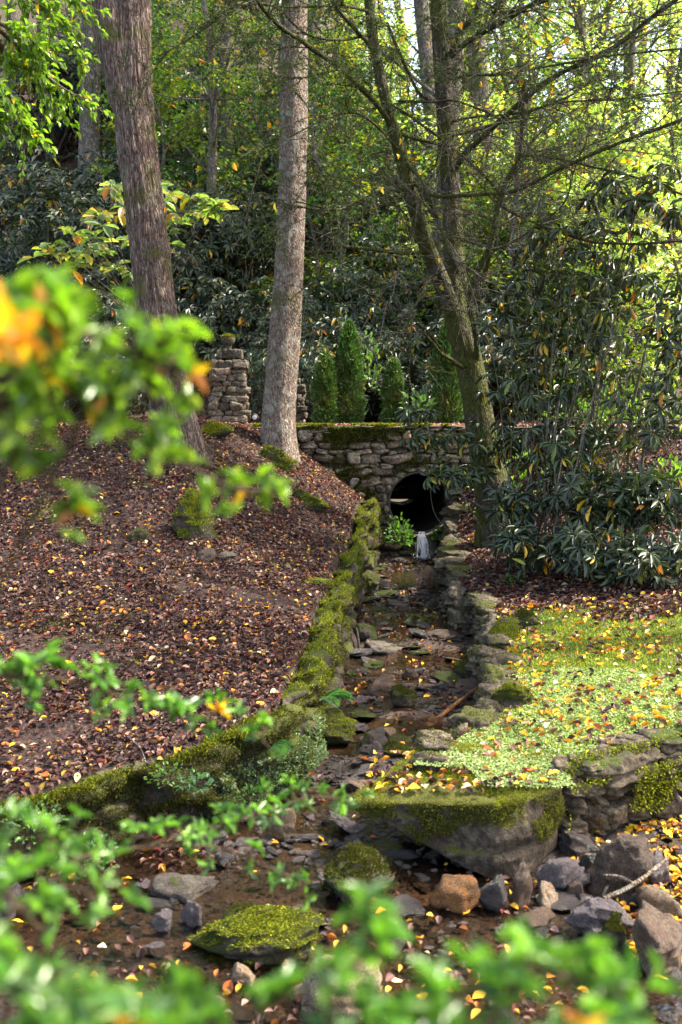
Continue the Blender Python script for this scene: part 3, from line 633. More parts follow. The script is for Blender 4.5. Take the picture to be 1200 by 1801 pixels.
# gate pillars at the bridge
def pillar(loc, w, h, seed, label, urn):
    root = empty('stone_pillar', loc, label, 'pillar'); g = np.random.default_rng(seed); mb = MB()
    z = -.15
    while z < h * .74:
        hh = g.uniform(.05, .12); wz = w * (1.08 - .12 * z / h)
        for sd in range(4):
            a = sd * math.pi / 2; x = -wz / 2 + g.uniform(-.03, .03)
            while x < wz / 2 - .03:
                l = g.uniform(.12, .28); V, T = rock(int(g.integers(1e9)), (l * 1.08, .17, hh * g.uniform(1., 1.3)), 3, 10, .12, .0, 26, .32, .70)
                W = V + np.array([min(x + l / 2, wz / 2 - .04), -wz / 2 + .05 + g.normal(0, .02), z + hh / 2]); ca, sa = math.cos(a), math.sin(a)
                br = g.uniform(.65, 1.3); rd = 1.12 if g.random() < .1 else 1
                mb.add(np.stack([W[:, 0] * ca - W[:, 1] * sa, W[:, 0] * sa + W[:, 1] * ca, W[:, 2]], -1), None, T, (br * rd, br, br)); x += l
        z += hh * .95
    box(mb, (-w * .4, -w * .4, -.2), (w * .4, w * .4, h * .75), (.3, .28, .26)); mb.build('shaft', M['pillar'], root)
    mb = MB(); V, T = rock(seed + 1, (w * 1.18, w * 1.18, h * .14), 4, 8, .05, .05, 60, .05)
    def slabbox(cx, cz, sx, sz, sd):
        for q in range(5):
            for r_ in range(2):
                V, T = rock(sd + q * 7 + r_, (sx / 4 * 1.15, sx * .54, sz * 1.05), 3, 6, .06, .0, 30, .3, .56); mb.add(V + np.array([cx - sx / 2 + sx / 8 + q * sx / 4.6 * .97, (-.25 + .5 * r_) * sx, cz]), None, T, (g.uniform(.7, 1.1),) * 3)
    slabbox(0, h * .79, w * 1.12, h * .13, seed + 5); slabbox(0, h * .93, w * .78, h * .13, seed + 55); mb.build('cap', M['pillar'], root)
    if urn:
        u = tag(MB_urn(), 'small round stone urn with a mossy mound on the left pillar', 'urn'); u.location = np.array(loc) + np.array([-.01, 0, h * 1.0])
    return root
def MB_urn():
    mb = MB(); pr = np.array([(0, 0), (.05, 0), (.05, .02), (.03, .035), (.06, .06), (.095, .10), (.105, .15), (.10, .165), (.09, .165), (.085, .15), (0, .15)]); k = 28; a = np.linspace(0, 2 * np.pi, k, endpoint=False)
    V = np.stack([pr[:, None, 0] * np.cos(a), pr[:, None, 0] * np.sin(a), np.repeat(pr[:, 1:], k, 1)], -1); n0 = len(pr); i = np.arange(n0 - 1)[:, None] * k; j = np.arange(k)[None]
    V = V.reshape(-1, 3); V = V * (1 + .03 * fbm(V * 20, 3, 5))[:, None]
    mb.add(V, np.stack([i + j, i + (j + 1) % k, i + k + (j + 1) % k, i + k + j], -1).reshape(-1, 4)); u = mb.build('stone_urn', M['pillar'])
    g = np.random.default_rng(4); n = 2500; c = rdir(g, n, .1, 1) * np.array([.095, .095, .05]) + np.array([0, 0, .155]); m2 = MB(); leaves(m2, LEAF_FAR, c, unit(c - np.array([0, 0, .1]) + .03 * g.normal(size=(n, 3))), rdir(g, n), .02, .004, pick(g, MOSSPAL, n, .4)); tag(m2.build('moss', M['moss'], u), kind='stuff')
    return u
q = P(404, 744, 14.3); q[2] = float(H(q[0:1], q[1:2])[0]); pillar(q, .41, 1.08, 300, 'squat stacked stone pillar with a small urn on its cap', True)
q = P(508, 735, 15.3); q[2] = float(H(q[0:1], q[1:2])[0]); pillar(q, .38, .72, 400, 'stacked stone pillar half hidden behind the pale straight trunk', False)

# ------------------------------------------------------------------ trees
def trunk_mesh(mb, pts, rad, seg=72, ridges=26, depth=.018, seed=0, flare=0.0, dz=.03):
    """a trunk with furrowed bark in its own geometry"""
    p = smooth_path(pts, 10); r = np.interp(np.linspace(0, 1, len(p)), np.linspace(0, 1, len(rad)), rad)
    s = np.concatenate([[0], np.cumsum(np.linalg.norm(np.diff(p, axis=0), axis=1))]); t = np.arange(0, s[-1], dz)
    p = np.stack([np.interp(t, s, p[:, i]) for i in range(3)], -1); r = np.interp(t, s, r) * (1 + flare * np.exp(-t / .22))
    tg = unit(np.gradient(p, axis=0)); u = unit(np.cross(tg, [0, 1, 0.01])); v = np.cross(tg, u); a = np.linspace(0, 2 * np.pi, seg, endpoint=False)
    ca, sa = np.cos(a), np.sin(a)
    q = np.stack([np.repeat(ca[None], len(t), 0) * ridges / 6.28, np.repeat(sa[None], len(t), 0) * ridges / 6.28, np.repeat(t[:, None], seg, 1) * 2.6], -1)
    w = fbm(q * .5 + seed, 3, seed); rd = 1 - np.abs(fbm(q + .8 * w[..., None] + seed, 3, seed + 2)) * 2.2
    big = fbm(np.stack([np.repeat(ca[None], len(t), 0), np.repeat(sa[None], len(t), 0), np.repeat(t[:, None], seg, 1) * .8], -1) * 1.4 + seed, 3, seed + 6)
    lobes = flare * .5 * np.cos(5 * a + seed)[None] * np.exp(-t / .25)[:, None]
    R_ = r[:, None] * (1 + .07 * big + lobes) - depth * .7 * np.clip(rd, -.6, 1)
    V = p[:, None] + R_[..., None] * (ca[None, :, None] * u[:, None] + sa[None, :, None] * v[:, None])
    i = np.arange(len(t) - 1)[:, None] * seg; j = np.arange(seg)[None]; k = (j + 1) % seg
    gv = np.repeat(np.clip(1.12 - .62 * np.clip(rd, 0, 1), .5, 1.15).reshape(-1, 1), 3, 1)
    mb.add(V.reshape(-1, 3), np.stack([i + j, i + k, i + seg + k, i + seg + j], -1).reshape(-1, 4), None, gv)
    return p, r
GREEN = [(5, (.034, .088, .026)), (4, (.058, .118, .028)), (2, (.024, .058, .022)), (.7, (.18, .19, .02)), (.35, (.30, .17, .02))]
LIME = [(5, (.10, .165, .025)), (3, (.15, .21, .025)), (3, (.06, .125, .03)), (1.2, (.32, .28, .02)), (.5, (.40, .20, .02))]
YELLO = [(4, (.27, .38, .08)), (2.5, (.44, .46, .09)), (3, (.19, .30, .10)), (.8, (.58, .46, .06)), (.5, (.55, .27, .03)), (3, (.46, .54, .34))]
def crown(mb, g, centers, rad, nper, L, pal, flat=.55, droop=.25, tpl=LEAF_FAR, wr=.36):
    """leafy clumps: layered sprays, leaves lying roughly level and hanging a little"""
    for c, r in zip(centers, rad):
        n = int(nper * r * r / .49); q = rdir(g, n) * (g.random((n, 1)) ** .45) * r * np.array([1, 1, flat])
        d = unit(q + .5 * r * g.normal(size=(n, 3)) * np.array([1, 1, .3]) + np.array([0, 0, -droop * r])); nn = unit(np.array([0, 0, 1.]) + .45 * g.normal(size=(n, 3)))
        l = L * g.uniform(.65, 1.25, n); leaves(mb, tpl, c + q, d, nn, l, l * wr, pick(g, pal, n, .35) * g.uniform(.75, 1.25))
def limbs_to(mb, g, base, centers, r0, seg=6):
    for c in centers:
        b = np.asarray(base) + np.array([0, 0, g.uniform(-.6, .2)]); m_ = (b + c) / 2 + g.normal(0, .15, 3) * np.linalg.norm(c - b) * .4 + np.array([0, 0, -.05])
        p = smooth_path([b, m_, c], 6); tube(mb, p, np.linspace(r0, r0 * .2, len(p)), seg)

# the big leaning trunk at left
g = np.random.default_rng(101)
def foot(px, py, Y):
    q = P(px, py, Y); q[2] = float(H(q[0:1], q[1:2])[0]) - .35; return q
bt = empty('broadleaf_tree', foot(326, 764, 10.45), 'thick dark furrowed trunk leaning left out of the leafy bank', 'tree'); tl = np.array(bt.location)
mb = MB(); p, r = trunk_mesh(mb, [tl, P(290, 640, 10.45), P(258, 400, 10.6), P(232, 160, 10.75), P(226, 0, 10.85), P(222, -200, 11), P(215, -700, 11.6)], [.27, .212, .205, .216, .236, .26, .22], 140, 40, .022, 5, .35, .025)
trunk_mesh(mb, [P(236, 230, 10.7), P(205, 90, 10.75), P(172, -60, 10.8), P(120, -260, 10.9), P(40, -600, 11.2)], [.17, .20, .19, .17, .13], 72, 24, .018, 9, 0, .03)
o = mb.build('trunk', M['bark_big'], bt, loc=tl)
def over_crown(root, origin, spread, zlo, zhi, n, L, pal, seed, nper=70, base=None, mat_='leaf'):
    g = np.random.default_rng(seed); c = np.stack([origin[0] + g.normal(0, spread, n), origin[1] + g.normal(0, spread, n), g.uniform(zlo, zhi, n)], -1)
    mb = MB(); limbs_to(mb, g, base, c, .07, 5); mb.build('limbs', M['bark_far'], root, loc=np.array(root.location))
    mb = MB(); crown(mb, g, c, g.uniform(.6, 1.3, n), nper, L, pal); mb.build('crown', M['leaf'], root, loc=np.array(root.location), smooth=False)
over_crown(bt, (-2.2, 10.5), 2.2, 8.0, 13, 42, .11, GREEN, 102, 60, P(222, -200, 11))
# the pale straight trunk
pt = empty('broadleaf_tree', foot(490, 800, 12.0), 'straight pale grey barked trunk standing on the bank beside the bridge', 'tree'); tl = np.array(pt.location)
mb = MB(); trunk_mesh(mb, [tl, P(490, 735, 12.05), P(503, 560, 12.15), P(512, 400, 12.3), P(516, 220, 12.45), P(518, 60, 12.6), P(521, -200, 12.9), P(522, -800, 13.6)], [.25, .205, .185, .168, .175, .165, .15, .12], 96, 46, .008, 15, .28, .025)
mb.build('trunk', M['bark_pale'], pt, loc=tl)
over_crown(pt, (-1.2, 12.5), 2.0, 8.5, 14, 18, .10, GREEN, 104, 55, P(521, -300, 13))

# the forked mossy tree at right with its maze of bare boughs
ft = empty('hemlock_tree', foot(872, 945, 11.2), 'dark mossy forked tree with a maze of bare spreading boughs', 'tree'); tl = np.array(ft.location)
def LP(s): return [P(a, b, y) for a, b, y in s]
mb = MB()
trunk_mesh(mb, [tl] + LP([(868, 890, 11.2), (850, 780, 11.2), (828, 650, 11.2), (806, 560, 11.22), (800, 480, 11.3), (797, 400, 11.35), (789, 280, 11.4), (782, 180, 11.45), (776, 80, 11.5), (772, 0, 11.5), (765, -200, 11.6), (760, -600, 11.8)]), [.23, .20, .175, .155, .155, .125, .112, .105, .10, .10, .095, .08, .06], 64, 26, .010, 25, .25, .025)
trunk_mesh(mb, LP([(812, 590, 11.2), (782, 510, 11.1), (750, 430, 10.95), (724, 345, 10.85), (702, 262, 10.8), (682, 190, 10.75), (664, 110, 10.75), (652, 30, 10.8), (645, -80, 10.9), (640, -400, 11.2)]), [.10, .098, .088, .08, .07, .062, .058, .055, .05, .035], 44, 18, .006, 27, 0, .025)
mb.build('trunk', M['bark_moss'], ft, loc=tl)
BOUGHS = [  # (pixel, pixel, distance) along each bough, thickness at both ends in metres
 ([(692, 232, 10.8), (668, 190, 10.6), (600, 122, 10.2), (542, 80, 9.8), (496, 49, 9.5), (462, 12, 9.3), (440, -30, 9.2)], .045, .022),
 ([(800, 300, 11.35), (815, 275, 11.2), (842, 248, 11.0), (900, 195, 10.6), (975, 135, 10.2), (1070, 90, 9.8), (1150, 28, 9.4), (1200, -8, 9.2)], .05, .026),
 ([(840, 645, 11.15), (836, 585, 10.9), (826, 520, 10.7), (845, 470, 10.6), (866, 420, 10.5), (874, 370, 10.5), (890, 320, 10.5), (914, 275, 10.5), (920, 200, 10.5), (922, 140, 10.5)], .05, .03),
 ([(836, 515, 11.0), (858, 465, 10.9), (872, 380, 10.7)], .05, .03),
 ([(878, 338, 10.5), (855, 312, 10.6), (820, 280, 10.7), (770, 240, 10.6), (722, 205, 10.5), (690, 185, 10.4)], .026, .018),
 ([(716, 292, 10.85), (728, 320, 10.8), (760, 343, 10.5), (840, 342, 10.2), (905, 336, 10.0), (980, 300, 9.7), (1080, 255, 9.4), (1210, 208, 9.0)], .030, .022),
 ([(915, 272, 10.5), (960, 276, 10.3), (1010, 285, 10.1), (1110, 310, 9.7), (1210, 345, 9.3)], .022, .013),
 ([(795, 95, 11.45), (806, 60, 11.3), (835, 25, 11.2), (848, -20, 11.1)], .05, .04),
 ([(797, 90, 11.4), (850, 55, 11.2), (910, 20, 10.9), (965, 0, 10.7)], .034, .024),
 ([(793, 100, 11.4), (835, 65, 11.2), (880, 42, 11), (960, -8, 10.6)], .036, .03),
 ([(880, 360, 10.6), (905, 376, 10.4), (960, 400, 10), (1040, 424, 9.7), (1120, 428, 9.4), (1205, 424, 9.1)], .022, .015),
 ([(752, 442, 10.95), (722, 445, 10.8), (690, 443, 10.6), (650, 437, 10.4), (606, 434, 10.2), (586, 432, 10.1)], .036, .022),
 ([(704, 318, 10.85), (660, 340, 10.5), (620, 358, 10.2), (590, 368, 10), (520, 355, 9.8)], .022, .010),
 ([(776, 488, 11.1), (754, 492, 10.8), (744, 515, 10.6), (728, 540, 10.5), (712, 556, 10.4), (690, 567, 10.3)], .034, .018),
 ([(815, 645, 11.1), (800, 636, 10.9), (775, 620, 10.6), (758, 600, 10.4), (745, 585, 10.2)], .036, .022),
 ([(786, 628, 10.7), (750, 580, 10.3), (710, 553, 10), (660, 520, 9.8), (620, 495, 9.6)], .013, .007),
 ([(716, 285, 10.8), (742, 320, 10.6), (770, 385, 10.4), (790, 440, 10.3), (805, 480, 10.4)], .03, .03),
 ([(690, 230, 10.8), (720, 240, 10.9), (760, 250, 11.1), (790, 255, 11.3)], .03, .03),
 ([(680, 40, 10.8), (700, 85, 10.9), (720, 130, 11), (740, 165, 11.1), (770, 180, 11.3)], .026, .026),
 ([(700, 178, 10.7), (760, 180, 10.4), (800, 178, 10.2), (860, 200, 10), (900, 225, 9.8), (960, 290, 9.6)], .020, .012),
 ([(790, 140, 11.4), (830, 132, 11), (880, 130, 10.6), (960, 118, 10.2), (1060, 100, 9.8), (1200, 85, 9.3)], .022, .012),
 ([(790, 215, 11.4), (840, 205, 11), (910, 200, 10.7), (990, 180, 10.2), (1090, 175, 9.8), (1200, 160, 9.5)], .020, .010),
 ([(796, 240, 11.3), (850, 225, 11), (950, 190, 10.4), (1010, 165, 10.2)], .024, .014),
 ([(870, 440, 10.4), (920, 415, 10.2), (990, 360, 9.9), (1010, 300, 9.8), (1030, 250, 9.7)], .018, .008),
 ([(660, 90, 10.8), (620, 45, 10.4), (590, 8, 10.2), (570, -40, 10.1)], .03, .022),
 ([(655, 60, 10.8), (600, 70, 10.3), (540, 60, 10), (480, 12, 9.7), (420, 15, 9.5), (330, 70, 9.3), (280, 98, 9.2)], .02, .008),
 ([(700, 260, 10.7), (640, 205, 10.2), (600, 200, 10), (560, 215, 9.8), (500, 245, 9.6), (460, 262, 9.5)], .018, .007),
 ([(650, 20, 10.8), (600, 10, 10.4), (520, 12, 10), (440, 8, 9.7)], .022, .012),
 ([(715, 380, 10.9), (690, 360, 10.6), (640, 365, 10.2), (560, 370, 10), (490, 355, 9.8)], .014, .006),
]
mb = MB(); g = np.random.default_rng(110); bp = []
for pts_, r0, r1 in BOUGHS:
    p = smooth_path(LP(pts_), 8); p = p + .012 * fbm(p * 3, 2, 5)[:, None]; rr = np.linspace(r0, r1, len(p)) * .70 * (1 + .18 * fbm(p * 9, 2, 6)); tube(mb, p, rr, 8); bp.append((p, r1))
mb.build('boughs', M['bark_moss'], ft, loc=tl)
# twigs: every bough carries side shoots, and these carry finer ones
TW = []
def shoot(mb, g, a, d, L, r, depth, bend):
    n = 5 if depth == 0 else 7; t = np.linspace(0, 1, n)[:, None]; s = unit(np.cross(d, g.normal(size=3))); p = a + d * L * t + s * bend * L * t * t + g.normal(0, .02 * L, (n, 3)) * t + np.array([0, 0, -.10 * L]) * t * t
    tube(mb, p, np.linspace(r, r * .45, n), 4 if depth < 2 else 5, cap=False); TW.append(p)
    if depth > 0:
        for k in range(int(g.integers(3, 7))):
            f = g.uniform(.2, 1); q = np.array([np.interp(f, t[:, 0], p[:, i]) for i in range(3)]); e = unit(d + .8 * g.normal(size=3) + np.array([0, 0, .05])); shoot(mb, g, q, e, L * g.uniform(.35, .65), r * .55, depth - 1, g.normal(0, .3))
mb = MB()
for p, r1 in bp:
    ln = np.linalg.norm(np.diff(p, axis=0), axis=1).sum()
    for k in range(int(ln * ((7.5 if proj(p.mean(0)[None])[0][0] > 850 else 4.5) if proj(p.mean(0)[None])[1][0] < 400 else 1.2)) + 2):
        f = g.uniform(.15, 1) * (len(p) - 1); i = min(int(f), len(p) - 2); q = p[i] + (p[i + 1] - p[i]) * (f - i); d = unit(p[i + 1] - p[i]); e = unit(d * .6 + .75 * g.normal(size=3) * np.array([1, .8, .8]))
        shoot(mb, g, q, e, g.uniform(.35, .95), max(.0055, r1 * .30), 2 if g.random() < .75 else 1, g.normal(0, .25))
for k in range(14):
    py = g.uniform(-100, 400); q = P(792 + .0 * py + g.normal(0, 4), py, 11.35); e = unit(g.normal(size=3) * np.array([1, .7, .35])); shoot(mb, g, q, e, g.uniform(.6, 1.4), .008, 2, g.normal(0, .25))
mb.build('twigs', M['twig'], ft, loc=tl)
# sparse needle sprays, thick only on the left side
mb = MB(); Cn = []; Dn = []
for p in TW:
    px, py = proj(p.mean(0)[None]); px, py = float(px[0]), float(py[0]); w = .62 if px < 700 else (.42 if (px > 1060 and py < 330) or py < 160 else .10)
    if g.random() > w: continue
    s = np.linalg.norm(p[-1] - p[0]); n = int(s * 170); f = g.random(n) * (len(p) - 1); i = np.minimum(f.astype(int), len(p) - 2); q = p[i] + (p[i + 1] - p[i]) * (f - i)[:, None]; d = unit(p[i + 1] - p[i]); sd = unit(np.cross(d, [0, 0, 1.]))
    Cn.append(q); Dn.append(unit(d * .5 + sd * g.choice([-1, 1], (n, 1)) + .25 * g.normal(size=(n, 3))))
Cn = np.vstack(Cn); Dn = np.vstack(Dn); n = len(Cn); leaves(mb, LEAF_FAR, Cn, Dn, unit(np.array([0, 0, 1.]) + .3 * g.normal(size=(n, 3))), .030 * g.uniform(.6, 1.3, n), .0042, pick(g, [(3, (.045, .075, .022)), (2, (.03, .055, .022)), (1, (.08, .11, .02))], n, .35))
mb.build('needles', M['needle'], ft, loc=tl, smooth=False)
mb = MB(); k = g.choice(len(TW), 46); c = np.array([TW[i][-1] for i in k]); leaves(mb, LEAF_OVAL, c, unit(np.array([0, 0, -1]) + .5 * g.normal(size=(46, 3))), rdir(g, 46), .075, .026, pick(g, [(2, (.55, .28, .02)), (1, (.5, .38, .03))], 46)); mb.build('caught_leaves', M['dead'], ft, loc=tl)
# crown above the picture
over_crown(ft, (2.0, 11.2), 1.5, 7.6, 12, 13, .06, [(3, (.04, .07, .02)), (2, (.06, .10, .02))], 112, 150, P(765, -200, 11.6))

g = np.random.default_rng(115); tl = np.array([5.6, 7.6, .3]); hb = empty('broadleaf_tree', tl, 'tall tree added out of view at the right to shade the left bank', 'tree'); mb = MB(); trunk_mesh(mb, [tl, tl + [0, 0, 3], tl + [.1, .1, 6.5], tl + [.1, .2, 10.5]], [.2, .17, .14, .05], 40, 18, .01, 8, .3); mb.build('trunk', M['bark_far'], hb, loc=tl)  # unseen tree, added so that its high crown shades the left bank
over_crown(hb, (5.2, 7.8), 1.5, 7.4, 11.2, 26, .10, GREEN, 116, 62, tl + [.1, .1, 6.5])
# ------------------------------------------------------------------ rhododendrons
RH = [(7, (.022, .036, .020)), (6, (.034, .052, .026)), (3, (.055, .078, .03)), (1, (.014, .022, .014))]
RHY = [(2, (.50, .32, .02)), (1, (.45, .17, .015)), (1, (.30, .30, .03))]
def whorls(mb, g, C, A, L, tpl, yellow=.04, W=.17, droop=.35, k0=7, pal=RH):
    """rosettes of long leathery leaves round each shoot tip"""
    for c, ax in zip(C, A):
        k = int(g.integers(k0, k0 + 4)); ax = unit(ax); u = unit(np.cross(ax, g.normal(size=3))); v = np.cross(ax, u); a = np.arange(k) * 2.4 + g.random() * 6; el = g.uniform(-.25, .45, k) - droop * g.random()
        D = unit((np.cos(a)[:, None] * u + np.sin(a)[:, None] * v) + el[:, None] * ax + np.array([0, 0, -droop * .5])); N = unit(ax + .25 * g.normal(size=(k, 3)) + np.array([0, 0, .4])); l = L * g.uniform(.7, 1.15, k)
        y = g.random(k) < yellow * (4 if g.random() < .2 else .35); t = np.where(y[:, None], pick(g, RHY, k), pick(g, pal, k, .3)); D[y] = unit(D[y] + np.array([0, 0, -1.0]))
        leaves(mb, tpl, c + D * .012, D, N, l, l * W, t)
def stems_between(mb, g, base, C, r0, n=None, seg=5):
    idx = g.choice(len(C), min(len(C), n or len(C)), replace=False)
    for i in idx:
        b = base[g.integers(len(base))]; c = C[i]; m1 = b * .6 + c * .4 + g.normal(0, .10, 3); m2 = b * .25 + c * .75 + g.normal(0, .08, 3); p = smooth_path([b, m1, m2, c], 5); tube(mb, p, np.linspace(r0 * g.uniform(.6, 1.2), r0 * .22, len(p)), seg, cap=False)
# the near rhododendron at right, traced as a body of foliage in space
g = np.random.default_rng(120)
rb = foot(985, 985, 9.9); rr_ = empty('rhododendron', rb, 'big glossy dark leaved rhododendron spreading right of the forked tree', 'shrub')
C = []
def blob(px, py, Y, rx, rz, n, ry=None):
    c = P(px, py, Y); q = rdir(g, n) * (g.random((n, 1)) ** .33); C.append(c + q * np.array([rx, ry or rx * .8, rz]))
blob(1050, 960, 9.1, .50, .22, 75); blob(1140, 985, 8.8, .40, .22, 60); blob(920, 960, 9.5, .28, .2, 34); blob(900, 890, 9.9, .25, .25, 34); blob(1060, 870, 9.8, .75, .28, 120); blob(1000, 780, 10.2, .7, .3, 100)
blob(1150, 880, 9.4, .4, .3, 60); blob(950, 680, 10.3, .6, .35, 62); blob(910, 590, 10.3, .42, .35, 30); blob(1040, 620, 10.2, .6, .4, 46); blob(1150, 720, 9.6, .4, .4, 34); blob(980, 520, 10.2, .6, .35, 50); blob(1120, 520, 9.8, .5, .4, 36)
blob(1040, 430, 10, .7, .25, 50); blob(1160, 340, 9.4, .35, .35, 26); blob(1080, 330, 9.6, .3, .2, 12); blob(770, 770, 10.4, .35, .08, 16); blob(735, 725, 10.6, .3, .06, 10); blob(800, 830, 10.3, .35, .14, 26); blob(870, 760, 10.4, .3, .35, 16); blob(1190, 620, 9.4, .3, .5, 40)
C = np.vstack(C); C = C[C[:, 2] > H(C[:, 0], C[:, 1]) + .10]
ctr = np.array([rb[0] + .2, rb[1], rb[2] + .9]); A = unit((C - ctr) * np.array([.6, .6, .4]) + np.array([0, -.25, .7]) + .6 * g.normal(size=C.shape))
lo = C[:, 2] < rb[2] + 1.25
mb = MB(); whorls(mb, g, C[lo], A[lo], .145, LEAF_LONG, .04, .125); whorls(mb, g, C[~lo], A[~lo], .145, LEAF_LONG, .05, .13, .75, 6, [(5, (.026, .042, .022)), (4, (.042, .062, .024)), (2, (.09, .12, .03))]); mb.build('leaves', M['rhodo'], rr_, loc=rb)
mb = MB(); bases = [foot(a, b, y) for a, b, y in [(960, 985, 9.9), (985, 990, 9.9), (1005, 975, 10.1), (930, 960, 10.2), (1040, 960, 10.3), (905, 950, 10.4)]]
for pts_ in [[(968, 985, 9.9), (958, 900, 9.9), (960, 800, 9.95), (968, 680, 10), (975, 560, 10.1), (985, 470, 10.1)], [(985, 985, 9.9), (980, 900, 9.8), (975, 780, 9.85), (985, 700, 9.9), (1000, 620, 10)], [(950, 975, 10), (935, 860, 10.1), (938, 700, 10.2), (925, 560, 10.3), (935, 470, 10.3)],
             [(1000, 980, 10), (990, 940, 9.8), (960, 920, 9.7), (975, 880, 9.6), (990, 800, 9.7)], [(1100, 940, 10), (1108, 760, 9.9), (1130, 640, 9.8), (1150, 560, 9.7), (1185, 480, 9.5)], [(1115, 720, 9.9), (1150, 665, 9.7), (1205, 630, 9.5)], [(1030, 960, 10.2), (1040, 760, 10.2), (1060, 600, 10.1), (1100, 430, 9.9), (1150, 300, 9.6)]]:
    p = smooth_path([foot(*pts_[0])] + LP(pts_[1:]), 7); tube(mb, p, np.linspace(.018, .007, len(p)) * (1 + .2 * fbm(p * 8, 2, 3)), 7)
stems_between(mb, g, np.array(bases), C, .009, 120); mb.build('stems', M['twig'], rr_, loc=rb)

def rhodo_bush(seed, rx, ry, rz, n, L=.16):
    """one bush of the far thicket, built about its own base"""
    g = np.random.default_rng(seed); k = 8; cc = np.stack([g.uniform(-.7, .7, k) * rx, g.uniform(-.7, .7, k) * ry, g.uniform(.25, .8, k) * rz], -1)
    w = g.integers(0, k, n); q = rdir(g, n, -.35, 1); C = cc[w] + q * np.array([rx, ry, rz * .8]) * .45 * (1 + .2 * g.normal(size=(n, 1))); C[:, 2] = np.abs(C[:, 2]) + .05
    A = unit(q + np.array([0, -.3, .55]) + .3 * g.normal(size=(n, 3))); mb = MB(); whorls(mb, g, C, A, L, LEAF_FAR, .035, .17, .25, 7); ml = mb.mesh('leaves', M['rhodo'], False)
    mb = MB(); stems_between(mb, g, g.normal(0, .15, (5, 3)) * np.array([1, 1, 0]), C, .03, 26, 4); return ml, mb.mesh('stems', M['twig'])
def side(px):
    return 'left of the big leaning trunk' if px < 215 else 'between the leaning trunk and the pale trunk' if px < 480 else 'between the pale trunk and the forked tree' if px < 770 else 'right of the forked tree'
bushes = [rhodo_bush(130 + i, *a) for i, a in enumerate([(1.9, 1.5, 2.1, 620), (1.6, 1.4, 2.6, 620), (2.2, 1.6, 1.7, 620), (1.5, 1.3, 1.9, 480)])]
def place_pair(name, meshes, names, loc, rz, sc, label, cat, group):
    r = empty(name, loc, label, cat, group, rz); r.scale = (sc,) * 3 if not hasattr(sc, '__len__') else sc
    for me, nm in zip(meshes, names): link(nm, me, r)
    return r
g = np.random.default_rng(140); spots = []
for row, (Y, xs, sc) in enumerate([(17.9, np.arange(-6.6, 4.5, 1.55), .85), (19.6, np.arange(-7.2, 5, 1.8), 1.1), (22, np.arange(-8.5, 5.5, 2.2), 1.25), (25, np.arange(-9.5, 4, 2.6), 1.35), (29, np.arange(-11, 3, 3.2), 1.4)]):
    for x in xs:
        X = x + g.normal(0, .3); y = Y + g.normal(0, .35)
        if abs(X - 1.25) < .7 and y < 18.6: y += 1.0
        z = float(H(np.array([X]), np.array([y]))[0]); px, py = proj(np.array([X, y, z + 1]))
        if px < -220 or px > 1300: continue
        row_w = ['front row', 'second row', 'middle slope', 'upper slope', 'top of slope'][row]
        place_pair('rhododendron', bushes[int(g.integers(4))], ('leaves', 'stems'), (X, y, z - .1), g.uniform(-.6, .6), sc * g.uniform(.85, 1.15), f'dark rhododendron {side(px)}, {row_w}', 'shrub', f'dark rhododendrons behind the bridge, {row_w}')

for X, y, sc in ((2.25, 17.6, .65), (3.1, 17.8, .8), (2.1, 20.0, 1.1), (1.5, 21.3, 1.2)): place_pair('rhododendron', bushes[0], ('leaves', 'stems'), (X, y, float(H(np.array([X]), np.array([y]))[0]) - .1), .4, sc, 'dark rhododendron added to shade the far mouth of the culvert', 'shrub', 'rhododendrons added to shade the far culvert mouth')  # bushes added to keep the sun off the ditch behind the pipe
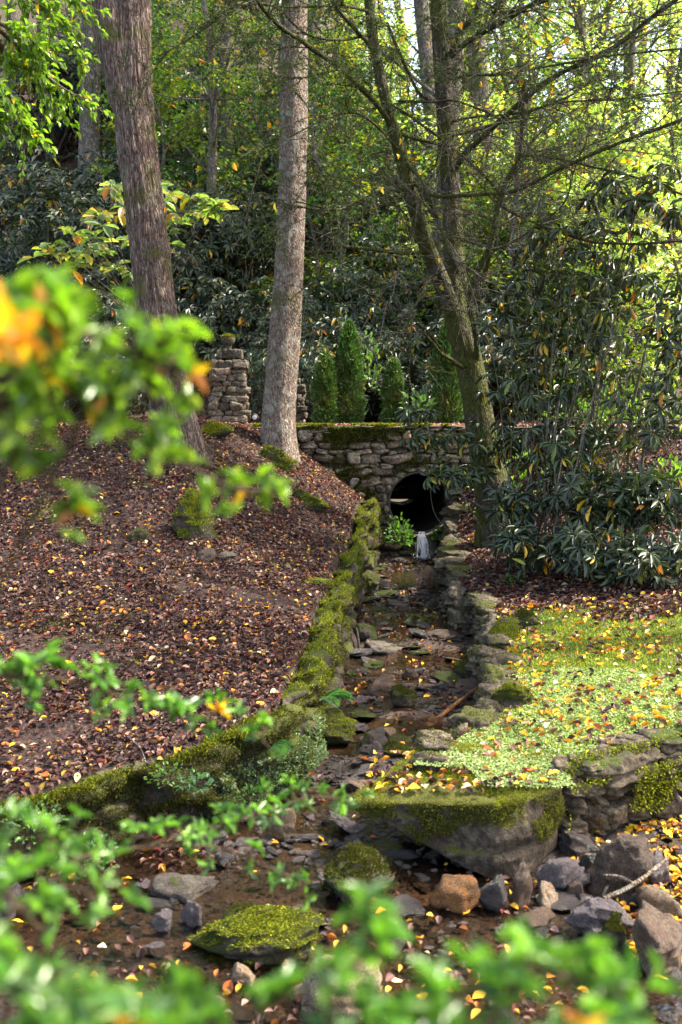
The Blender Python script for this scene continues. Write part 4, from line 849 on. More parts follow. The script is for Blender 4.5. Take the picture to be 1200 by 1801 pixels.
# ------------------------------------------------------------------ clipped conifers behind the bridge
g = np.random.default_rng(150)
for px, pb, ptop, w, Y, lab in [(572, 736, 612, 40, 14.6, 'shorter of the two adjoining columnar conifers, just right of the pale trunk'), (614, 740, 563, 50, 14.8, 'tallest slender columnar conifer, second from the pale trunk'), (691, 736, 625, 34, 14.7, 'smallest conical clipped conifer standing alone above the culvert'), (785, 748, 572, 52, 14.6, 'tall columnar conifer partly behind the forked mossy trunk')]:
    b = P(px, pb, Y); b[2] = float(H(b[0:1], b[1:2])[0]); h = (pb - ptop) / F_PX * Y; w = w / F_PX * Y / 2 * .9
    root = empty('columnar_conifer', b, lab, 'conifer'); mb = MB(); tube(mb, [(0, 0, -.05), (0, 0, h * .5), (0, 0, h * .92)], [.03, .02, .008], 8); mb.build('trunk', M['bark_far'], root)
    n = int(9000 * h); t = g.random(n) ** .85; pr = np.interp(t, [0, .08, .35, .65, .85, 1], [.75, .95, 1, .85, .5, .04]); a = g.uniform(0, 6.283, n); rad = w * pr * (.72 + .36 * g.random(n)) * (1 + .06 * np.sin(3 * a + 9 * t)) * (1 + .45 * fbm(np.stack([np.cos(a) * 4, np.sin(a) * 4, t * 14], -1), 2, 8))
    c = np.stack([np.cos(a) * rad, np.sin(a) * rad, t * h], -1); d = unit(np.stack([np.cos(a), np.sin(a), np.full(n, 1.1)], -1) + .35 * g.normal(size=(n, 3))); mb = MB(); leaves(mb, LEAF_FAR, c, d, np.stack([np.cos(a), np.sin(a), np.zeros(n)], -1) + .4 * g.normal(size=(n, 3)), .05 * g.uniform(.6, 1.3, n), .010, pick(g, [(4, (.038, .092, .024)), (3, (.065, .14, .03)), (1, (.11, .09, .042))], n, .45) * (1 + .45 * fbm(c * 9, 2, 31))[:, None] + np.array([.05, .02, .008]) * sstep(.05, .35, fbm(c * 5 + 3, 2, 32))[:, None])
    k = g.choice(n, n // 9, replace=False); leaves(mb, LEAF_FAR, c[k], unit(d[k] + .35 * g.normal(size=(len(k), 3))), rdir(g, len(k)), .085 * g.uniform(.6, 1.4, len(k)), .008, pick(g, [(2, (.08, .17, .035)), (1, (.13, .20, .045))], len(k), .4)); mb.build('crown', M['needle'], root, smooth=False)

# ------------------------------------------------------------------ woods on the hillside
def bg_tree(seed, h, r, crown_lo, spread, n, nper, L, pal, lean=.03):
    g = np.random.default_rng(seed); mb = MB(); pts_ = [(0, 0, -.4)] + [(g.normal(0, lean) * h * f, g.normal(0, lean) * h * f, h * f) for f in (.25, .5, .75, 1)]
    p, r_ = trunk_mesh(mb, pts_, [r * 1.15, r, r * .85, r * .6, r * .2], 28, 14, .012, seed % 60, .3, .12)
    z = crown_lo + (h * 1.04 - crown_lo) * g.random(n) ** .9; f = (z - crown_lo) / (h - crown_lo); rad = spread * np.sqrt(np.clip(1.05 - f * .75, .1, 1)) * np.sqrt(g.random(n)); a = g.uniform(0, 6.283, n); C = np.stack([rad * np.cos(a), rad * np.sin(a), z + .25 * g.normal(size=n)], -1)
    for c in C:
        i = int(np.clip((c[2] - .12 * h * g.random() - rad.mean() * .2) / h * len(p), 0, len(p) - 2)); b = p[i]; q = smooth_path([b, (b + c) / 2 + g.normal(0, .12, 3), c], 4); tube(mb, q, np.linspace(max(.012, r_[i] * .28), .008, len(q)), 4, cap=False)
    ml = MB(); crown(ml, g, C, g.uniform(.5, 1.0, n) * spread * .33, nper, L, pal, .45, .3)
    return mb.mesh('trunk', M['bark_far']), ml.mesh('crown', M['leaf'], False)
tall = [bg_tree(160, 17, .26, 5.5, 3.4, 34, 75, .13, GREEN), bg_tree(161, 15, .20, 4.5, 3.2, 32, 75, .13, LIME), bg_tree(162, 18, .24, 6.5, 3.6, 36, 70, .13, LIME), bg_tree(163, 14, .17, 4.0, 3.0, 32, 75, .13, YELLO)]
tall.append(bg_tree(164, 19, .22, 10.5, 3.6, 46, 85, .14, GREEN))  # dense crown set high to cast shade on the slope at left
under = [bg_tree(170, 5.5, .05, 1.0, 1.7, 26, 160, .12, GREEN, .06), bg_tree(171, 4.2, .045, .7, 1.6, 24, 160, .13, LIME, .06), bg_tree(172, 6.5, .06, 1.4, 1.9, 28, 150, .12, LIME, .06), bg_tree(173, 5, .05, .8, 1.7, 26, 160, .13, YELLO, .06)]
colr = ['mid green', 'fresh green', 'fresh green', 'yellow green', 'shade casting high']
g = np.random.default_rng(180)
def wood(meshes, name, X, Y, sc, k, kindtxt, group, rz=None):
    z = float(H(np.array([X]), np.array([Y]))[0]); px, py = proj(np.array([X, Y, z + 2.]))
    far_ = 'near' if Y < 24 else 'mid slope' if Y < 34 else 'far upslope'
    c = colr[k]
    return place_pair(name, meshes[k], ('trunk', 'crown'), (X, Y, z - .1), rz if rz is not None else g.uniform(0, 6.28), sc, f'{c} leaved {kindtxt} {side(px)}, {far_}', 'tree', group)
def atpx(px, Y): return (px - CX) / F_PX * Y
for px, Y, sc, k in [(165, 27, 1.0, 0), (100, 31, 1.0, 1), (48, 36, .9, 2), (373, 21, .55, 1), (412, 25, .6, 0), (300, 34, .8, 2), (605, 30, .8, 2), (660, 38, .9, 3), (742, 24, .9, 4), (852, 21.5, 1.0, 4), (515, 28, 1.0, 4), (790, 20.5, .95, 4), (560, 34, 1.1, 4), (800, 33, 1.1, 4), (700, 44, 1, 1), (900, 34, .9, 3), (990, 28, .8, 2), (1090, 38, 1, 3), (1180, 30, .9, 1), (-60, 26, 1, 0), (460, 40, 1, 1), (230, 44, 1, 2), (1270, 26, .9, 3), (800, 50, 1.1, 2), (560, 54, 1.1, 1), (400, 52, 1.1, 0), (1000, 52, 1.1, 3), (1150, 54, 1.1, 2), (90, 50, 1.1, 0), (930, 25, .75, 3), (1040, 32, .9, 1), (1130, 23, .7, 3), (1220, 35, 1, 2), (1060, 44, 1.1, 3), (850, 40, 1, 3), (1190, 46, 1.2, 1), (760, 34, .9, 2), (970, 60, 1.3, 3), (1100, 64, 1.4, 1), (1220, 60, 1.4, 3)]:
    wood(tall, 'woodland_tree', atpx(px, Y), Y, sc, k, 'tall tree', 'tall woodland trees on the hillside')
for i in range(104):
    Y = g.uniform(19, 48) if i > 30 else g.uniform(19, 30); px = g.uniform(-80, 1290); X = atpx(px, Y)
    if px < 230 and Y < 30: continue
    if px < 480 and Y < 22: Y += 5; X = atpx(px, Y)
    k = int(g.choice(4, p=[.55, .3, .15, 0] if px < 450 else [.2, .35, .25, .2] if px < 700 else [.05, .3, .3, .35])); wood(under, 'understory_tree', X, Y, g.uniform(.75, 1.2), k, 'understory tree', 'understory trees on the hillside')
for px, Y, sc, k in [(1120, 15.5, .5, 1), (1230, 14.5, .6, 2), (1010, 17.5, .6, 1), (930, 19, .8, 2), (1180, 18, .8, 3)]: wood(under, 'understory_tree', atpx(px, Y), Y, sc, k, 'low bushy sapling', 'low saplings along the road')

# ------------------------------------------------------------------ stones in and beside the stream
_variants = {}
def rock_mesh(kind, v, shape):
    key = (kind, v, shape)
    if key not in _variants:
        sub = 5 if shape == 'big' else 4
        V, T = rock(1234 + 97 * v + 7 * len(kind), (1, 1, 1), sub, 11, .13, .0, 24, .34); mb = MB(); mb.add(V, None, T); _variants[key] = mb.mesh(kind + '_stone', M[kind])
    return _variants[key]
def stone(px, py, w, h, kind, label, group=None, v=None, depth=.85, bury=.30, tilt=0.0, rz=None, shape='mid', name='stone', g=np.random.default_rng(200)):
    q = hit(px, py); sc = np.linalg.norm(q - CAM) / F_PX; W, Hh = w * sc, h * sc * 1.12
    o = link(name, rock_mesh(kind, int(g.integers(7)) if v is None else v, shape))
    yy = q[1] + W * depth * .35; zz = float(H(np.array([q[0]]), np.array([yy]))[0])
    o.location = (q[0], yy, max(q[2], zz - .05) + Hh * (.5 - bury)); o.scale = (W * 1.05, W * depth, Hh * (1 + bury)); o.rotation_euler = (g.normal(0, .12), tilt + g.normal(0, .06), rz if rz is not None else g.normal(0, .35))
    if kind in ('mossrock', 'green') and w > 40:
        v_ = o.data.name
        if v_ not in _tufted:
            me = o.data; n = len(me.vertices); co = np.empty(n * 3, np.float32); no = np.empty(n * 3, np.float32); me.vertices.foreach_get('co', co); me.vertex_normals.foreach_get('vector', no); co, no = co.reshape(-1, 3), no.reshape(-1, 3)
            f = no[:, 2] + .9 * fbm(co * 3 + 7, 3, 81) > (.05 if kind == 'mossrock' else .45); mb = MB(); tufts(mb, co[f], no[f] + np.array([0, 0, .3]), 5000 if shape != 'big' else 12000, .055 if shape != 'big' else .036, .009 if shape != 'big' else .006, MOSSPAL if kind == 'mossrock' else DARKMOSS, np.random.default_rng(5)); _tufted[v_] = mb.mesh('moss', M['moss'])
        tag(link('moss', _tufted[v_], o), kind='stuff')
    return tag(o, label, 'stone', group)
_tufted = {}
for a in [
 (493, 1482, 46, 58, 'tan', 'pale beige upright stone standing in the shallow water beside the left wall', None, 3, .5, .1, .2),
 (377, 1488, 42, 30, 'purple', 'purple grey rounded stone below the mossy left wall, largest purple one there'),
 (434, 1450, 38, 18, 'purple', 'flat purple stone against the foot of the left wall'),
 (394, 1530, 30, 28, 'wet', 'black angular stone standing in the mud below the purple stones', None, 2, .8, .1),
 (337, 1642, 42, 46, 'purple', 'shiny purple leaning stone beside orange leaves at the muddy pool', None, 4, .5, .1),
 (282, 1652, 34, 40, 'purple', 'shiny purple rounded stone just left of the leaning purple stone', None, 5, .6, .1),
 (510, 1624, 72, 18, 'wet', 'long low wet stone lying flat in the middle of the muddy creek'),
 (315, 1590, 115, 40, 'grey', 'broad flat grey stone with lichen in the lower creek', None, 1, .6),
 (265, 1692, 40, 18, 'purple', 'flat purple stone at the near edge of the muddy pool'),
 (632, 1592, 116, 80, 'green', 'dark mossy boulder left of the overhanging slab', None, 3, .9, .22, 0, 0, 'big', 'boulder'),
 (430, 1655, 86, 52, 'green', 'smaller mossy boulder above the low flat mossy one near the bush', None, 1, .8, .2, 0, None, 'big', 'boulder'),
 (445, 1712, 215, 75, 'mossrock', 'low wide bright mossy boulder in the lower creek behind the blurred leaves', None, 0, .6, .25, 0, 0, 'big', 'boulder'),
 (428, 1745, 40, 42, 'tan', 'small round whitish cobble in front of the wide mossy boulder', None, 6, .9, .1),
 (320, 1795, 95, 62, 'green', 'mossy rock at the bottom of the picture left of the tan boulder', None, 3, .8, .2, 0, None, 'big', 'boulder'),
 (372, 1795, 45, 36, 'brown', 'reddish brown stone beside the bottom mossy rock'),
 (590, 1800, 140, 95, 'tan', 'large pale tan boulder at the bottom behind the blurred bush', None, 1, .9, .2, 0, None, 'big', 'boulder'),
 (2, 1635, 55, 62, 'purple', 'grey purple boulder at the foot of the left wall, cut by the frame', None, 2, .9, .15, 0, None, 'big', 'boulder'),
 (805, 1615, 82, 58, 'orange', 'rusty orange brown stone in front of the big slab', None, 4, .8, .15, -.1),
 (868, 1610, 48, 58, 'wet', 'dark pyramid shaped stone under the slab corner', None, 5, .9, .1),
 (920, 1602, 32, 76, 'brown', 'narrow upright reddish brown stone leaning on the slab', None, 3, .7, .1, .05),
 (988, 1578, 90, 52, 'purple', 'elongated grey purple stone leaning right of the slab', None, 6, .55, .15, -.45),
 (1022, 1512, 68, 36, 'wet', 'dark flat stone by the pool right of the slab', None, 2, .6, .15, .35),
 (1098, 1590, 106, 92, 'brown', 'biggest brown boulder beside the leafy pool', None, 0, .8, .12, 0, 0, 'big', 'boulder'),
 (1160, 1568, 42, 58, 'purple', 'purple upright stone just right of the biggest brown boulder', None, 1, .8, .1),
 (1042, 1603, 46, 18, 'purple', 'thin purple stone in front of the biggest brown boulder'),
 (1065, 1668, 108, 62, 'purple', 'broad pale purple stone with flat top right of the blurred bush', None, 3, .7, .15, 0, None, 'big', 'boulder'),
 (1082, 1688, 48, 58, 'green', 'small mossy pointed stone in front of the broad purple stone', None, 4, .8, .1),
 (1172, 1728, 100, 95, 'brown', 'rough pinkish brown boulder at the right edge of the creek', None, 5, .8, .15, 0, None, 'big', 'boulder'),
 (1165, 1625, 75, 52, 'tan', 'light tan stone under the lichen covered twig', None, 2, .8),
 (1172, 1444, 44, 40, 'brown', 'rounded brown stone at the foot of the right front wall', None, 6, .9, .1),
 (1126, 1440, 24, 18, 'grey', 'small grey pebble stone left of the rounded brown stone'), (1104, 1434, 18, 20, 'grey', 'smallest grey pebble stone at the front wall foot'), (1112, 1450, 22, 16, 'purple', 'small purple pebble stone near the front wall foot'),
 (1040, 1470, 36, 15, 'brown', 'flat brown stone at the pool edge beside the slab'), (970, 1604, 40, 42, 'tan', 'pale cream stone between the slab and the blurred bush', None, 0, .8), (1036, 1550, 38, 46, 'wet', 'dark wet stone left of the biggest brown boulder', None, 1, .7, .1), (1014, 1584, 32, 32, 'brown', 'little brown stone below the dark wet stone'),
 (672, 1227, 74, 34, 'brown', 'large grey brown angular stone in the middle of the stream', None, 4, .7, .3, 0, .2), (710, 1247, 46, 34, 'green', 'round dark green mossy stone below the large grey angular stone', None, 5, .9, .15), (677, 1152, 74, 24, 'grey', 'flat grey stepped stone upstream of the gravel bar', None, 2, .7, .35),
 (732, 1103, 56, 20, 'green', 'flat green mossy stone in midstream'), (645, 1127, 38, 32, 'green', 'mossy rock under the left wall beside the upright stake', None, 1), (690, 1067, 28, 10, 'green', 'small flat mossy stone in the upper stream'),
 (824, 1192, 52, 30, 'green', 'mossy stone at the right edge of the brown pool'), (755, 1292, 48, 32, 'orange', 'orange brown stone beside the lower brown pool', None, 2, .7), (722, 1196, 28, 20, 'brown', 'brown stone left of the brown pool'), (778, 1216, 36, 12, 'wet', 'low black stone below the brown pool'),
 (680, 1302, 34, 18, 'tan', 'pale flat stone below the gravel bar'), (705, 1317, 40, 20, 'green', 'greenish stone beside the pale flat stone'), (700, 1338, 62, 24, 'green', 'broad greenish flat stone above the brown shallows'), (661, 1342, 24, 34, 'purple', 'upright grey purple stone in the lower stream', None, 3, .6, .1), (648, 1318, 34, 28, 'green', 'greenish block by the mossy lump under the left wall'),
 (800, 1314, 52, 20, 'wet', 'wet black rock at the lip of the lower brown pool'), (752, 1328, 34, 34, 'purple', 'grey purple stone right of midstream, below the orange one', None, 4, .7, .1), (820, 1267, 40, 20, 'grey', 'grey stone below the fallen orange branch'), (866, 1245, 30, 15, 'green', 'dark greenish stone against the right bank'),
 (640, 1372, 38, 18, 'wet', 'wet stone in the brown shallows'), (710, 1377, 46, 22, 'brown', 'brown wet stone near the slab tip'), (750, 1398, 32, 26, 'green', 'greenish stone right behind the slab tip'),
 (592, 1316, 66, 60, 'mossrock', 'large dark mossy lump at the foot of the left wall below the ferns', None, 6, .8, .15, 0, None, 'big', 'boulder'), (648, 1048, 40, 42, 'mossrock', 'bright mossy boulder bulging from the left wall', None, 0, .9, .15, 0, None, 'big', 'boulder'),
 (884, 1142, 66, 50, 'mossrock', 'big yellow green mossy boulder on the right stream wall', None, 1, .9, .2, 0, None, 'big', 'boulder'), (926, 1108, 46, 34, 'green', 'mossy stone on the right bank behind the wall boulder', None, 3, .9, .2), (874, 1205, 34, 32, 'green', 'mossy stone low on the right bank beside the water', None, 2), (900, 1250, 70, 44, 'mossrock', 'yellow mossy hump at the edge of the moss lawn', None, 4, .9, .25, 0, None, 'big', 'boulder'),
 (338, 950, 74, 84, 'mossrock', 'tall moss covered rock jutting from the left bank below the big trunk', None, 5, .8, .15, 0, 0, 'big', 'boulder'), (360, 988, 38, 24, 'brown', 'brown flat stone under the tall mossy rock on the left bank'), (392, 984, 44, 12, 'grey', 'flat grey stone beside the brown one on the left bank'), (240, 955, 38, 28, 'mossrock', 'small mossy stone lying on the left bank'),
 (541, 893, 74, 26, 'mossrock', 'long mossy ridge stone near the crest of the left bank', None, 2, .5, .2, .25), (352, 806, 50, 32, 'brown', 'brown slabby rock below the foot of the big trunk', None, 1, .6, .2, .4), (378, 772, 60, 30, 'mossrock', 'mossy hump right of the big trunk foot', None, 3, .7, .25), (487, 822, 66, 34, 'mossrock', 'mossy rock at the foot of the pale straight trunk', None, 6, .6, .25, .3),
 (556, 1030, 54, 12, 'mossrock', 'flat mossy stone on the left bank near the wall'), (505, 1003, 22, 8, 'tan', 'small whitish flat stone on the left bank')]:
    stone(*a)
# smaller loose stones strewn along the bed
g = np.random.default_rng(210); made = 0
def bed_point(g, ylo, yhi, xlo=-2.5, xhi=3.2):
    for _ in range(400):
        y = ylo + (yhi - ylo) * g.random() ** .8; x = g.uniform(xlo, xhi)
        a = np.array([x]); b = np.array([y])
        if in_poly(a, b, POLY_L)[0] or in_poly(a, b, POLY_R)[0]: continue
        if d_line(a, b, LW)[0] < .12: continue
        px, py = proj(np.array([x, y, bed_z(y)]))
        if -30 < px < 1230 and py < 1850: return x, y
    return None
REG = [('below the waterfall', 9.3, 12.8, 52), ('in midstream', 6.3, 9.3, 52), ('in the lower stream', 4.9, 6.3, 42), ('in the near creek', 3.4, 4.9, 68)]
KD = [('wet', 'dark wet'), ('wet', 'dark wet'), ('purple', 'purple grey'), ('brown', 'brown'), ('wet', 'dark wet'), ('green', 'mossy')]
for where, y0, y1, n in REG:
    for i in range(n):
        q = bed_point(g, y0, y1)
        if q is None: continue
        k, t = KD[int(g.integers(6))]; s = g.uniform(.07, .20) * (1.5 if g.random() < .2 else 1) * (.75 if y0 < 4 else 1); fl = g.uniform(.15, .36)
        o = link('stone', rock_mesh(k, int(g.integers(7)), 'mid')); zz = float(H(np.array([q[0]]), np.array([q[1]]))[0])
        o.location = (q[0], q[1], zz + s * fl * .22); o.scale = (s * g.uniform(.9, 1.5), s * g.uniform(.7, 1.1), s * fl); o.rotation_euler = (g.normal(0, .2), g.normal(0, .2), g.uniform(0, 6.28))
        tag(o, f'small {t} stone lying {where}', 'stone', f'small {t} stones {where}')
mb = MB(); C = []
for i in range(5200):
    q = bed_point(g, 3.3, 12.8) if i % 2 else bed_point(g, 3.3, 6)
    if q is not None: C.append(q)
C = np.array(C); zz = H(C[:, 0], C[:, 1]); chips = [rock(700 + k, (1, .75, .42), 2, 9, .12, 0, 22, .34) for k in range(10)]
cl = n2(C[:, 0], C[:, 1], 2.3, 2, 95)
for (x, y), z, q in zip(C, zz, cl):
    V, T = chips[int(g.integers(10))]; s_ = g.uniform(.02, .05) * (1.5 if q > .1 else .75); a = g.uniform(0, 6.28); ca, sa = math.cos(a), math.sin(a); b = g.choice([.55, .8, 1.1, 1.7], p=[.4, .3, .2, .1]) * g.uniform(.8, 1.2); w = g.uniform(-.06, .10)
    V = V * s_ * np.array([1, 1, g.uniform(.6, 1.1)]); V = np.stack([V[:, 0] * ca - V[:, 1] * sa, V[:, 0] * sa + V[:, 1] * ca, V[:, 2] + V[:, 0] * g.normal(0, .25)], -1); mb.add(V + np.array([x, y, z + s_ * .12]), None, T, (b * (1 + w), b, b * (1 - w)))
tag(mb.build('gravel', rock_mat('gravel', (.03, .023, .021), (.115, .09, .08), rough=.33, scale=16, tinted=True, wet=True)), kind='stuff')

# ------------------------------------------------------------------ fallen leaves, twigs, moss lawn
BROWN = [(6, (.028, .016, .013)), (6, (.060, .029, .024)), (4, (.115, .058, .045)), (2.2, (.22, .13, .105)), (4, (.048, .025, .026)), (1.1, (.12, .022, .02)), (.7, (.24, .09, .02)), (.3, (.40, .26, .04)), (.3, (.36, .29, .19))]
YEL = [(5, (.62, .40, .03)), (3, (.60, .26, .02)), (2, (.62, .50, .26)), (1.5, (.38, .13, .03)), (1, (.66, .50, .06))]
def scatter_leaves(mb, g, n, xr, yr, cond, pal, lo, hi, tpl=LEAF_FALL, lift=.006, tilt=.38, zf=None, wr=(.2, .36)):
    x = g.uniform(*xr, n); y = yr[0] + (yr[1] - yr[0]) * g.random(n) ** 1.15; k = cond(x, y); x, y = x[k], y[k]; z = H(x, y) if zf is None else zf(x, y); f = in_frame(x, y, z); x, y, z = x[f], y[f], z[f]; n = len(x)
    N = nrm(x, y) if zf is None else np.tile([0, 0, 1.], (n, 1)); N = unit(N + tilt * g.normal(size=(n, 3))); D = unit(np.cross(N, rdir(g, n))); L = g.uniform(lo, hi, n)
    leaves(mb, tpl, np.stack([x, y, z + lift + .008 * g.random(n)], -1) - D * L[:, None] * .5, D, N, L, L * g.uniform(wr[0], wr[1], n) , pick(g, pal, n, .35))
g = np.random.default_rng(220); mb = MB()
patch = lambda x, y: n2(x, y, 1.7, 3, 77)
scatter_leaves(mb, g, 105000, (-5, .6), (4.2, 13.1), lambda x, y: onL(x, y) & (g.random(len(x)) < .80 + 1.5 * patch(x, y)), BROWN, .014, .046, tilt=.27)
scatter_leaves(mb, g, 16000, (-5, .6), (4.2, 13.1), lambda x, y: onL(x, y) & (g.random(len(x)) < .12 + .9 * patch(x * 1.3, y)), BROWN, .04, .07, tilt=.4)
scatter_leaves(mb, g, 4200, (-5, .6), (4.2, 13.1), lambda x, y: onL(x, y), [(2, (.50, .30, .03)), (2, (.42, .16, .02)), (1, (.42, .33, .18)), (2, (.26, .09, .03))], .018, .042)
scatter_leaves(mb, g, 26000, (.9, 5.5), (7.2, 13.1), lambda x, y: onR(x, y) & (y > 8.0 + .7 * patch(x, y)), BROWN, .025, .07)
scatter_leaves(mb, g, 8000, (.35, 4.5), (4.75, 8.8), lambda x, y: onR(x, y) & (g.random(len(x)) < .45 + .9 * patch(x, y)), BROWN[2:] + YEL, .022, .058, lift=.016)
scatter_leaves(mb, g, 420, (.1, 1.05), (4.45, 5.2), lambda x, y: (x > .12) & (y > 4.5 + .3 * np.abs(x - .65)) & (patch(x * 2, y * 2) > -.35) & ~onR(x, y), BROWN[1:] + YEL, .025, .055, zf=lambda x, y: np.interp(x, [.05, .7, 1.05], [.295, .375, .375]) + 0 * y)
scatter_leaves(mb, g, 22000, (-2.6, 3.4), (3.3, 12.8), lambda x, y: ~onL(x, y) & ~onR(x, y) & (g.random(len(x)) < .25 + 1.3 * patch(x, y)), BROWN + [(3, (.35, .12, .03)), (3, (.55, .33, .04))], .02, .05, zf=lambda x, y: np.maximum(H(x, y), water_z(y) + .003), tilt=.3)
scatter_leaves(mb, g, 30000, (-7, 7), (13.1, 18), lambda x, y: (y < 17.3) & ((np.abs(x - 1.02) > .65) | ((y > 13.4) & (y < 16.95))), [(3, (.28, .12, .11)), (3, (.2, .08, .07)), (2, (.4, .22, .18)), (1, (.10, .05, .04))], .04, .09, LEAF_FAR)
scatter_leaves(mb, g, 30000, (-14, 16), (18, 34), lambda x, y: y > 18, BROWN, .07, .15, LEAF_FAR)
scatter_leaves(mb, g, 1700, (1.1, 2.4), (3.7, 5.3), lambda x, y: ~onR(x, y) & (d_line(x, y, [(1.3, 4.7), (1.7, 4.9), (2.2, 4.6), (1.5, 3.9)]) < .42), [(4, (.62, .40, .03)), (2, (.55, .22, .02)), (1, (.3, .12, .03))], .025, .05, zf=lambda x, y: np.maximum(H(x, y), water_z(y) + .003), tilt=.12)
tag(mb.build('leaf_litter', M['dead']), kind='stuff')
mb = MB(); n = 90000; x = g.uniform(-4, .2, n); y = g.uniform(6.2, 12.9, n); k = onL(x, y) & (n2(x, y, 1.6, 4, 21) + .25 * n2(x, y, 9, 3, 22) + .12 * n2(x, y, 30, 2, 23) > .30); x, y = x[k], y[k]; z = H(x, y); n = len(x)
leaves(mb, LEAF_FAR, np.stack([x, y, z], -1), unit(nrm(x, y) + .7 * g.normal(size=(n, 3))), rdir(g, n), .02 * g.uniform(.6, 1.3, n), .003, pick(g, MOSSPAL, n, .4)); tag(mb.build('bank_moss', M['moss'], smooth=False), kind='stuff')
# thin twigs in the litter
mb = MB(); n = 2200; x = g.uniform(-4, 4, n); y = g.uniform(4.3, 13, n); k = onL(x, y) | onR(x, y); x, y = x[k], y[k]; z = H(x, y)
for a, b, c in zip(x, y, z):
    d = unit(g.normal(size=3) * np.array([1, 1, .15])); L = g.uniform(.04, .16) * (2 if g.random() < .06 else 1); p0 = np.array([a, b, c + .008]); tube(mb, [p0, p0 + d * L * .5 + g.normal(0, .006, 3), p0 + d * L], [.0025, .002, .001], 3, cap=False)
tag(mb.build('twig_litter', M['twig']), kind='stuff')
# single bright leaves lying about
fl = {}
def fallen_mesh(cn, c, v):
    if (cn, v) not in fl:
        gg = np.random.default_rng(v * 13 + len(cn)); mb = MB(); tpl = leaf_tpl([(0, .04), (.15, .5), (.32, .9), (.5, 1.0), (.7, .78), (.88, .35), (1, 0)], gg.uniform(.05, .32), gg.uniform(-.4, .25)); Vt = tpl[0].copy()
        Vt[:, 2] += .05 * np.sin(Vt[:, 0] * 9 + v) * np.abs(Vt[:, 1]); leaves(mb, (Vt, tpl[1], tpl[2]), [(-.5, 0, .03)], [(1, 0, 0)], [(0, 0, 1.)], 1.0, gg.uniform(.26, .42), [c]); tube(mb, [(-.5, 0, .03), (-.68, .03, .05), (-.8, .05, .06)], [.012, .010, .008], 4, tuple(np.array(c) * .6)); fl[(cn, v)] = mb.mesh('fallen_leaf', M['dead'])
    return fl[(cn, v)]
FC = [('yellow', (.68, .45, .03)), ('yellow', (.68, .45, .03)), ('orange', (.62, .25, .02)), ('cream', (.64, .53, .30)), ('rusty', (.34, .10, .03)), ('golden', (.64, .36, .02))]
def single_leaf(x, y, z, N, cn, c, L, where, g):
    o = link('fallen_leaf', fallen_mesh(cn, c, int(g.integers(6)))); N = Vector(unit(np.asarray(N) + .22 * g.normal(size=3))); o.rotation_euler = (N.to_track_quat('Z', 'Y') @ Vector((0, 0, 1)).rotation_difference(Vector((0, 0, 1)))).to_euler(); o.rotation_euler = (Matrix(N.to_track_quat('Z', 'Y').to_matrix()) @ Matrix.Rotation(g.uniform(0, 6.28), 3, 'Z')).to_euler()
    o.location = (x, y, z + .014); o.scale = (L,) * 3; tag(o, f'bright {cn} fallen leaf {where}', 'leaf', f'{cn} fallen leaves {where}')
for n, xr, yr, cond, where, zf in [(110, (-3.2, .3), (4.5, 9.5), onL, 'on the left bank litter', None), (80, (.6, 3.2), (4.9, 8.4), onR, 'on the moss lawn', None), (60, (-1.8, 1.8), (3.4, 8), lambda x, y: ~onL(x, y) & ~onR(x, y), 'in the stream bed', 1), (40, (1.2, 2.1), (4.0, 5.2), lambda x, y: ~onL(x, y) & ~onR(x, y), 'afloat on the right pool', 1)]:
    k = 0
    while k < n:
        x, y = g.uniform(*xr), yr[0] + (yr[1] - yr[0]) * g.random() ** 1.4; a, b = np.array([x]), np.array([y])
        if not cond(a, b)[0]: continue
        z = float(H(a, b)[0]); z = max(z, float(water_z(y)) + .003) if zf else z
        if not in_frame(a, b, np.array([z]), -5)[0]: continue
        cn, c = FC[int(g.integers(6))]; single_leaf(x, y, z, nrm(a, b)[0] if not zf else (0, 0, 1.), cn, c, g.uniform(.034, .062), where, g); k += 1
for (x, y, z, nn_, L) in [(.35, 4.62, .335, (0, 0, 1), .06), (.48, 4.60, .345, (0, 0, 1), .055), (.60, 4.58, .352, (0, 0, 1), .06), (.75, 4.62, .36, (0, 0, 1), .05), (.85, 4.7, .36, (0, 0, 1), .06), (.28, 4.66, .325, (0, 0, 1), .05)]:
    cn, c = FC[int(g.integers(6))]; single_leaf(x, y, z, nn_, cn, c, L, 'on the big slab', g)
# living carpet on the right: short moss blades, pale round-leaved creeper
mb = MB(); n = 150000; x = g.uniform(.35, 4.2, n); y = 4.8 + 3.8 * g.random(n) ** 1.1; k = onR(x, y) & (y < 8.3 + .6 * patch(x, y)) & (n2(x, y, 1.6, 4, 21) + .35 + .3 * n2(x, y, 9, 3, 22) > -.15); x, y = x[k], y[k]; z = H(x, y); n = len(x); c = np.stack([x, y, z], -1)
leaves(mb, LEAF_FAR, c, unit(np.array([0, 0, 1]) + .6 * g.normal(size=(n, 3))), rdir(g, n), .024 * g.uniform(.5, 1.4, n), .0032, pick(g, [(4, (.20, .27, .035)), (3, (.30, .36, .045)), (2, (.10, .15, .025)), (1, (.18, .13, .05))], n, .4))
tag(mb.build('moss_lawn', M['moss'], smooth=False), kind='stuff')
mb = MB(); n = 90000; x = g.uniform(.25, 2.6, n); y = 4.55 + 2.3 * g.random(n); pz = n2(x, y, 2.2, 3, 91); k = (onR(x, y) | ((d_line(x, y, RF[:3]) < .26) & (x > .62 + .25 * (4.85 - y)) & (x < 1.1))) & (y < 6.4 + .9 * pz) & (pz > -.18 - .3 * (x < 1.5) + .16 * g.normal(size=n)); x, y = x[k], y[k]; z = H(x, y); z = np.where(onR(x, y), np.maximum(z, .372 * (y < 5.1)), .372); n = len(x)
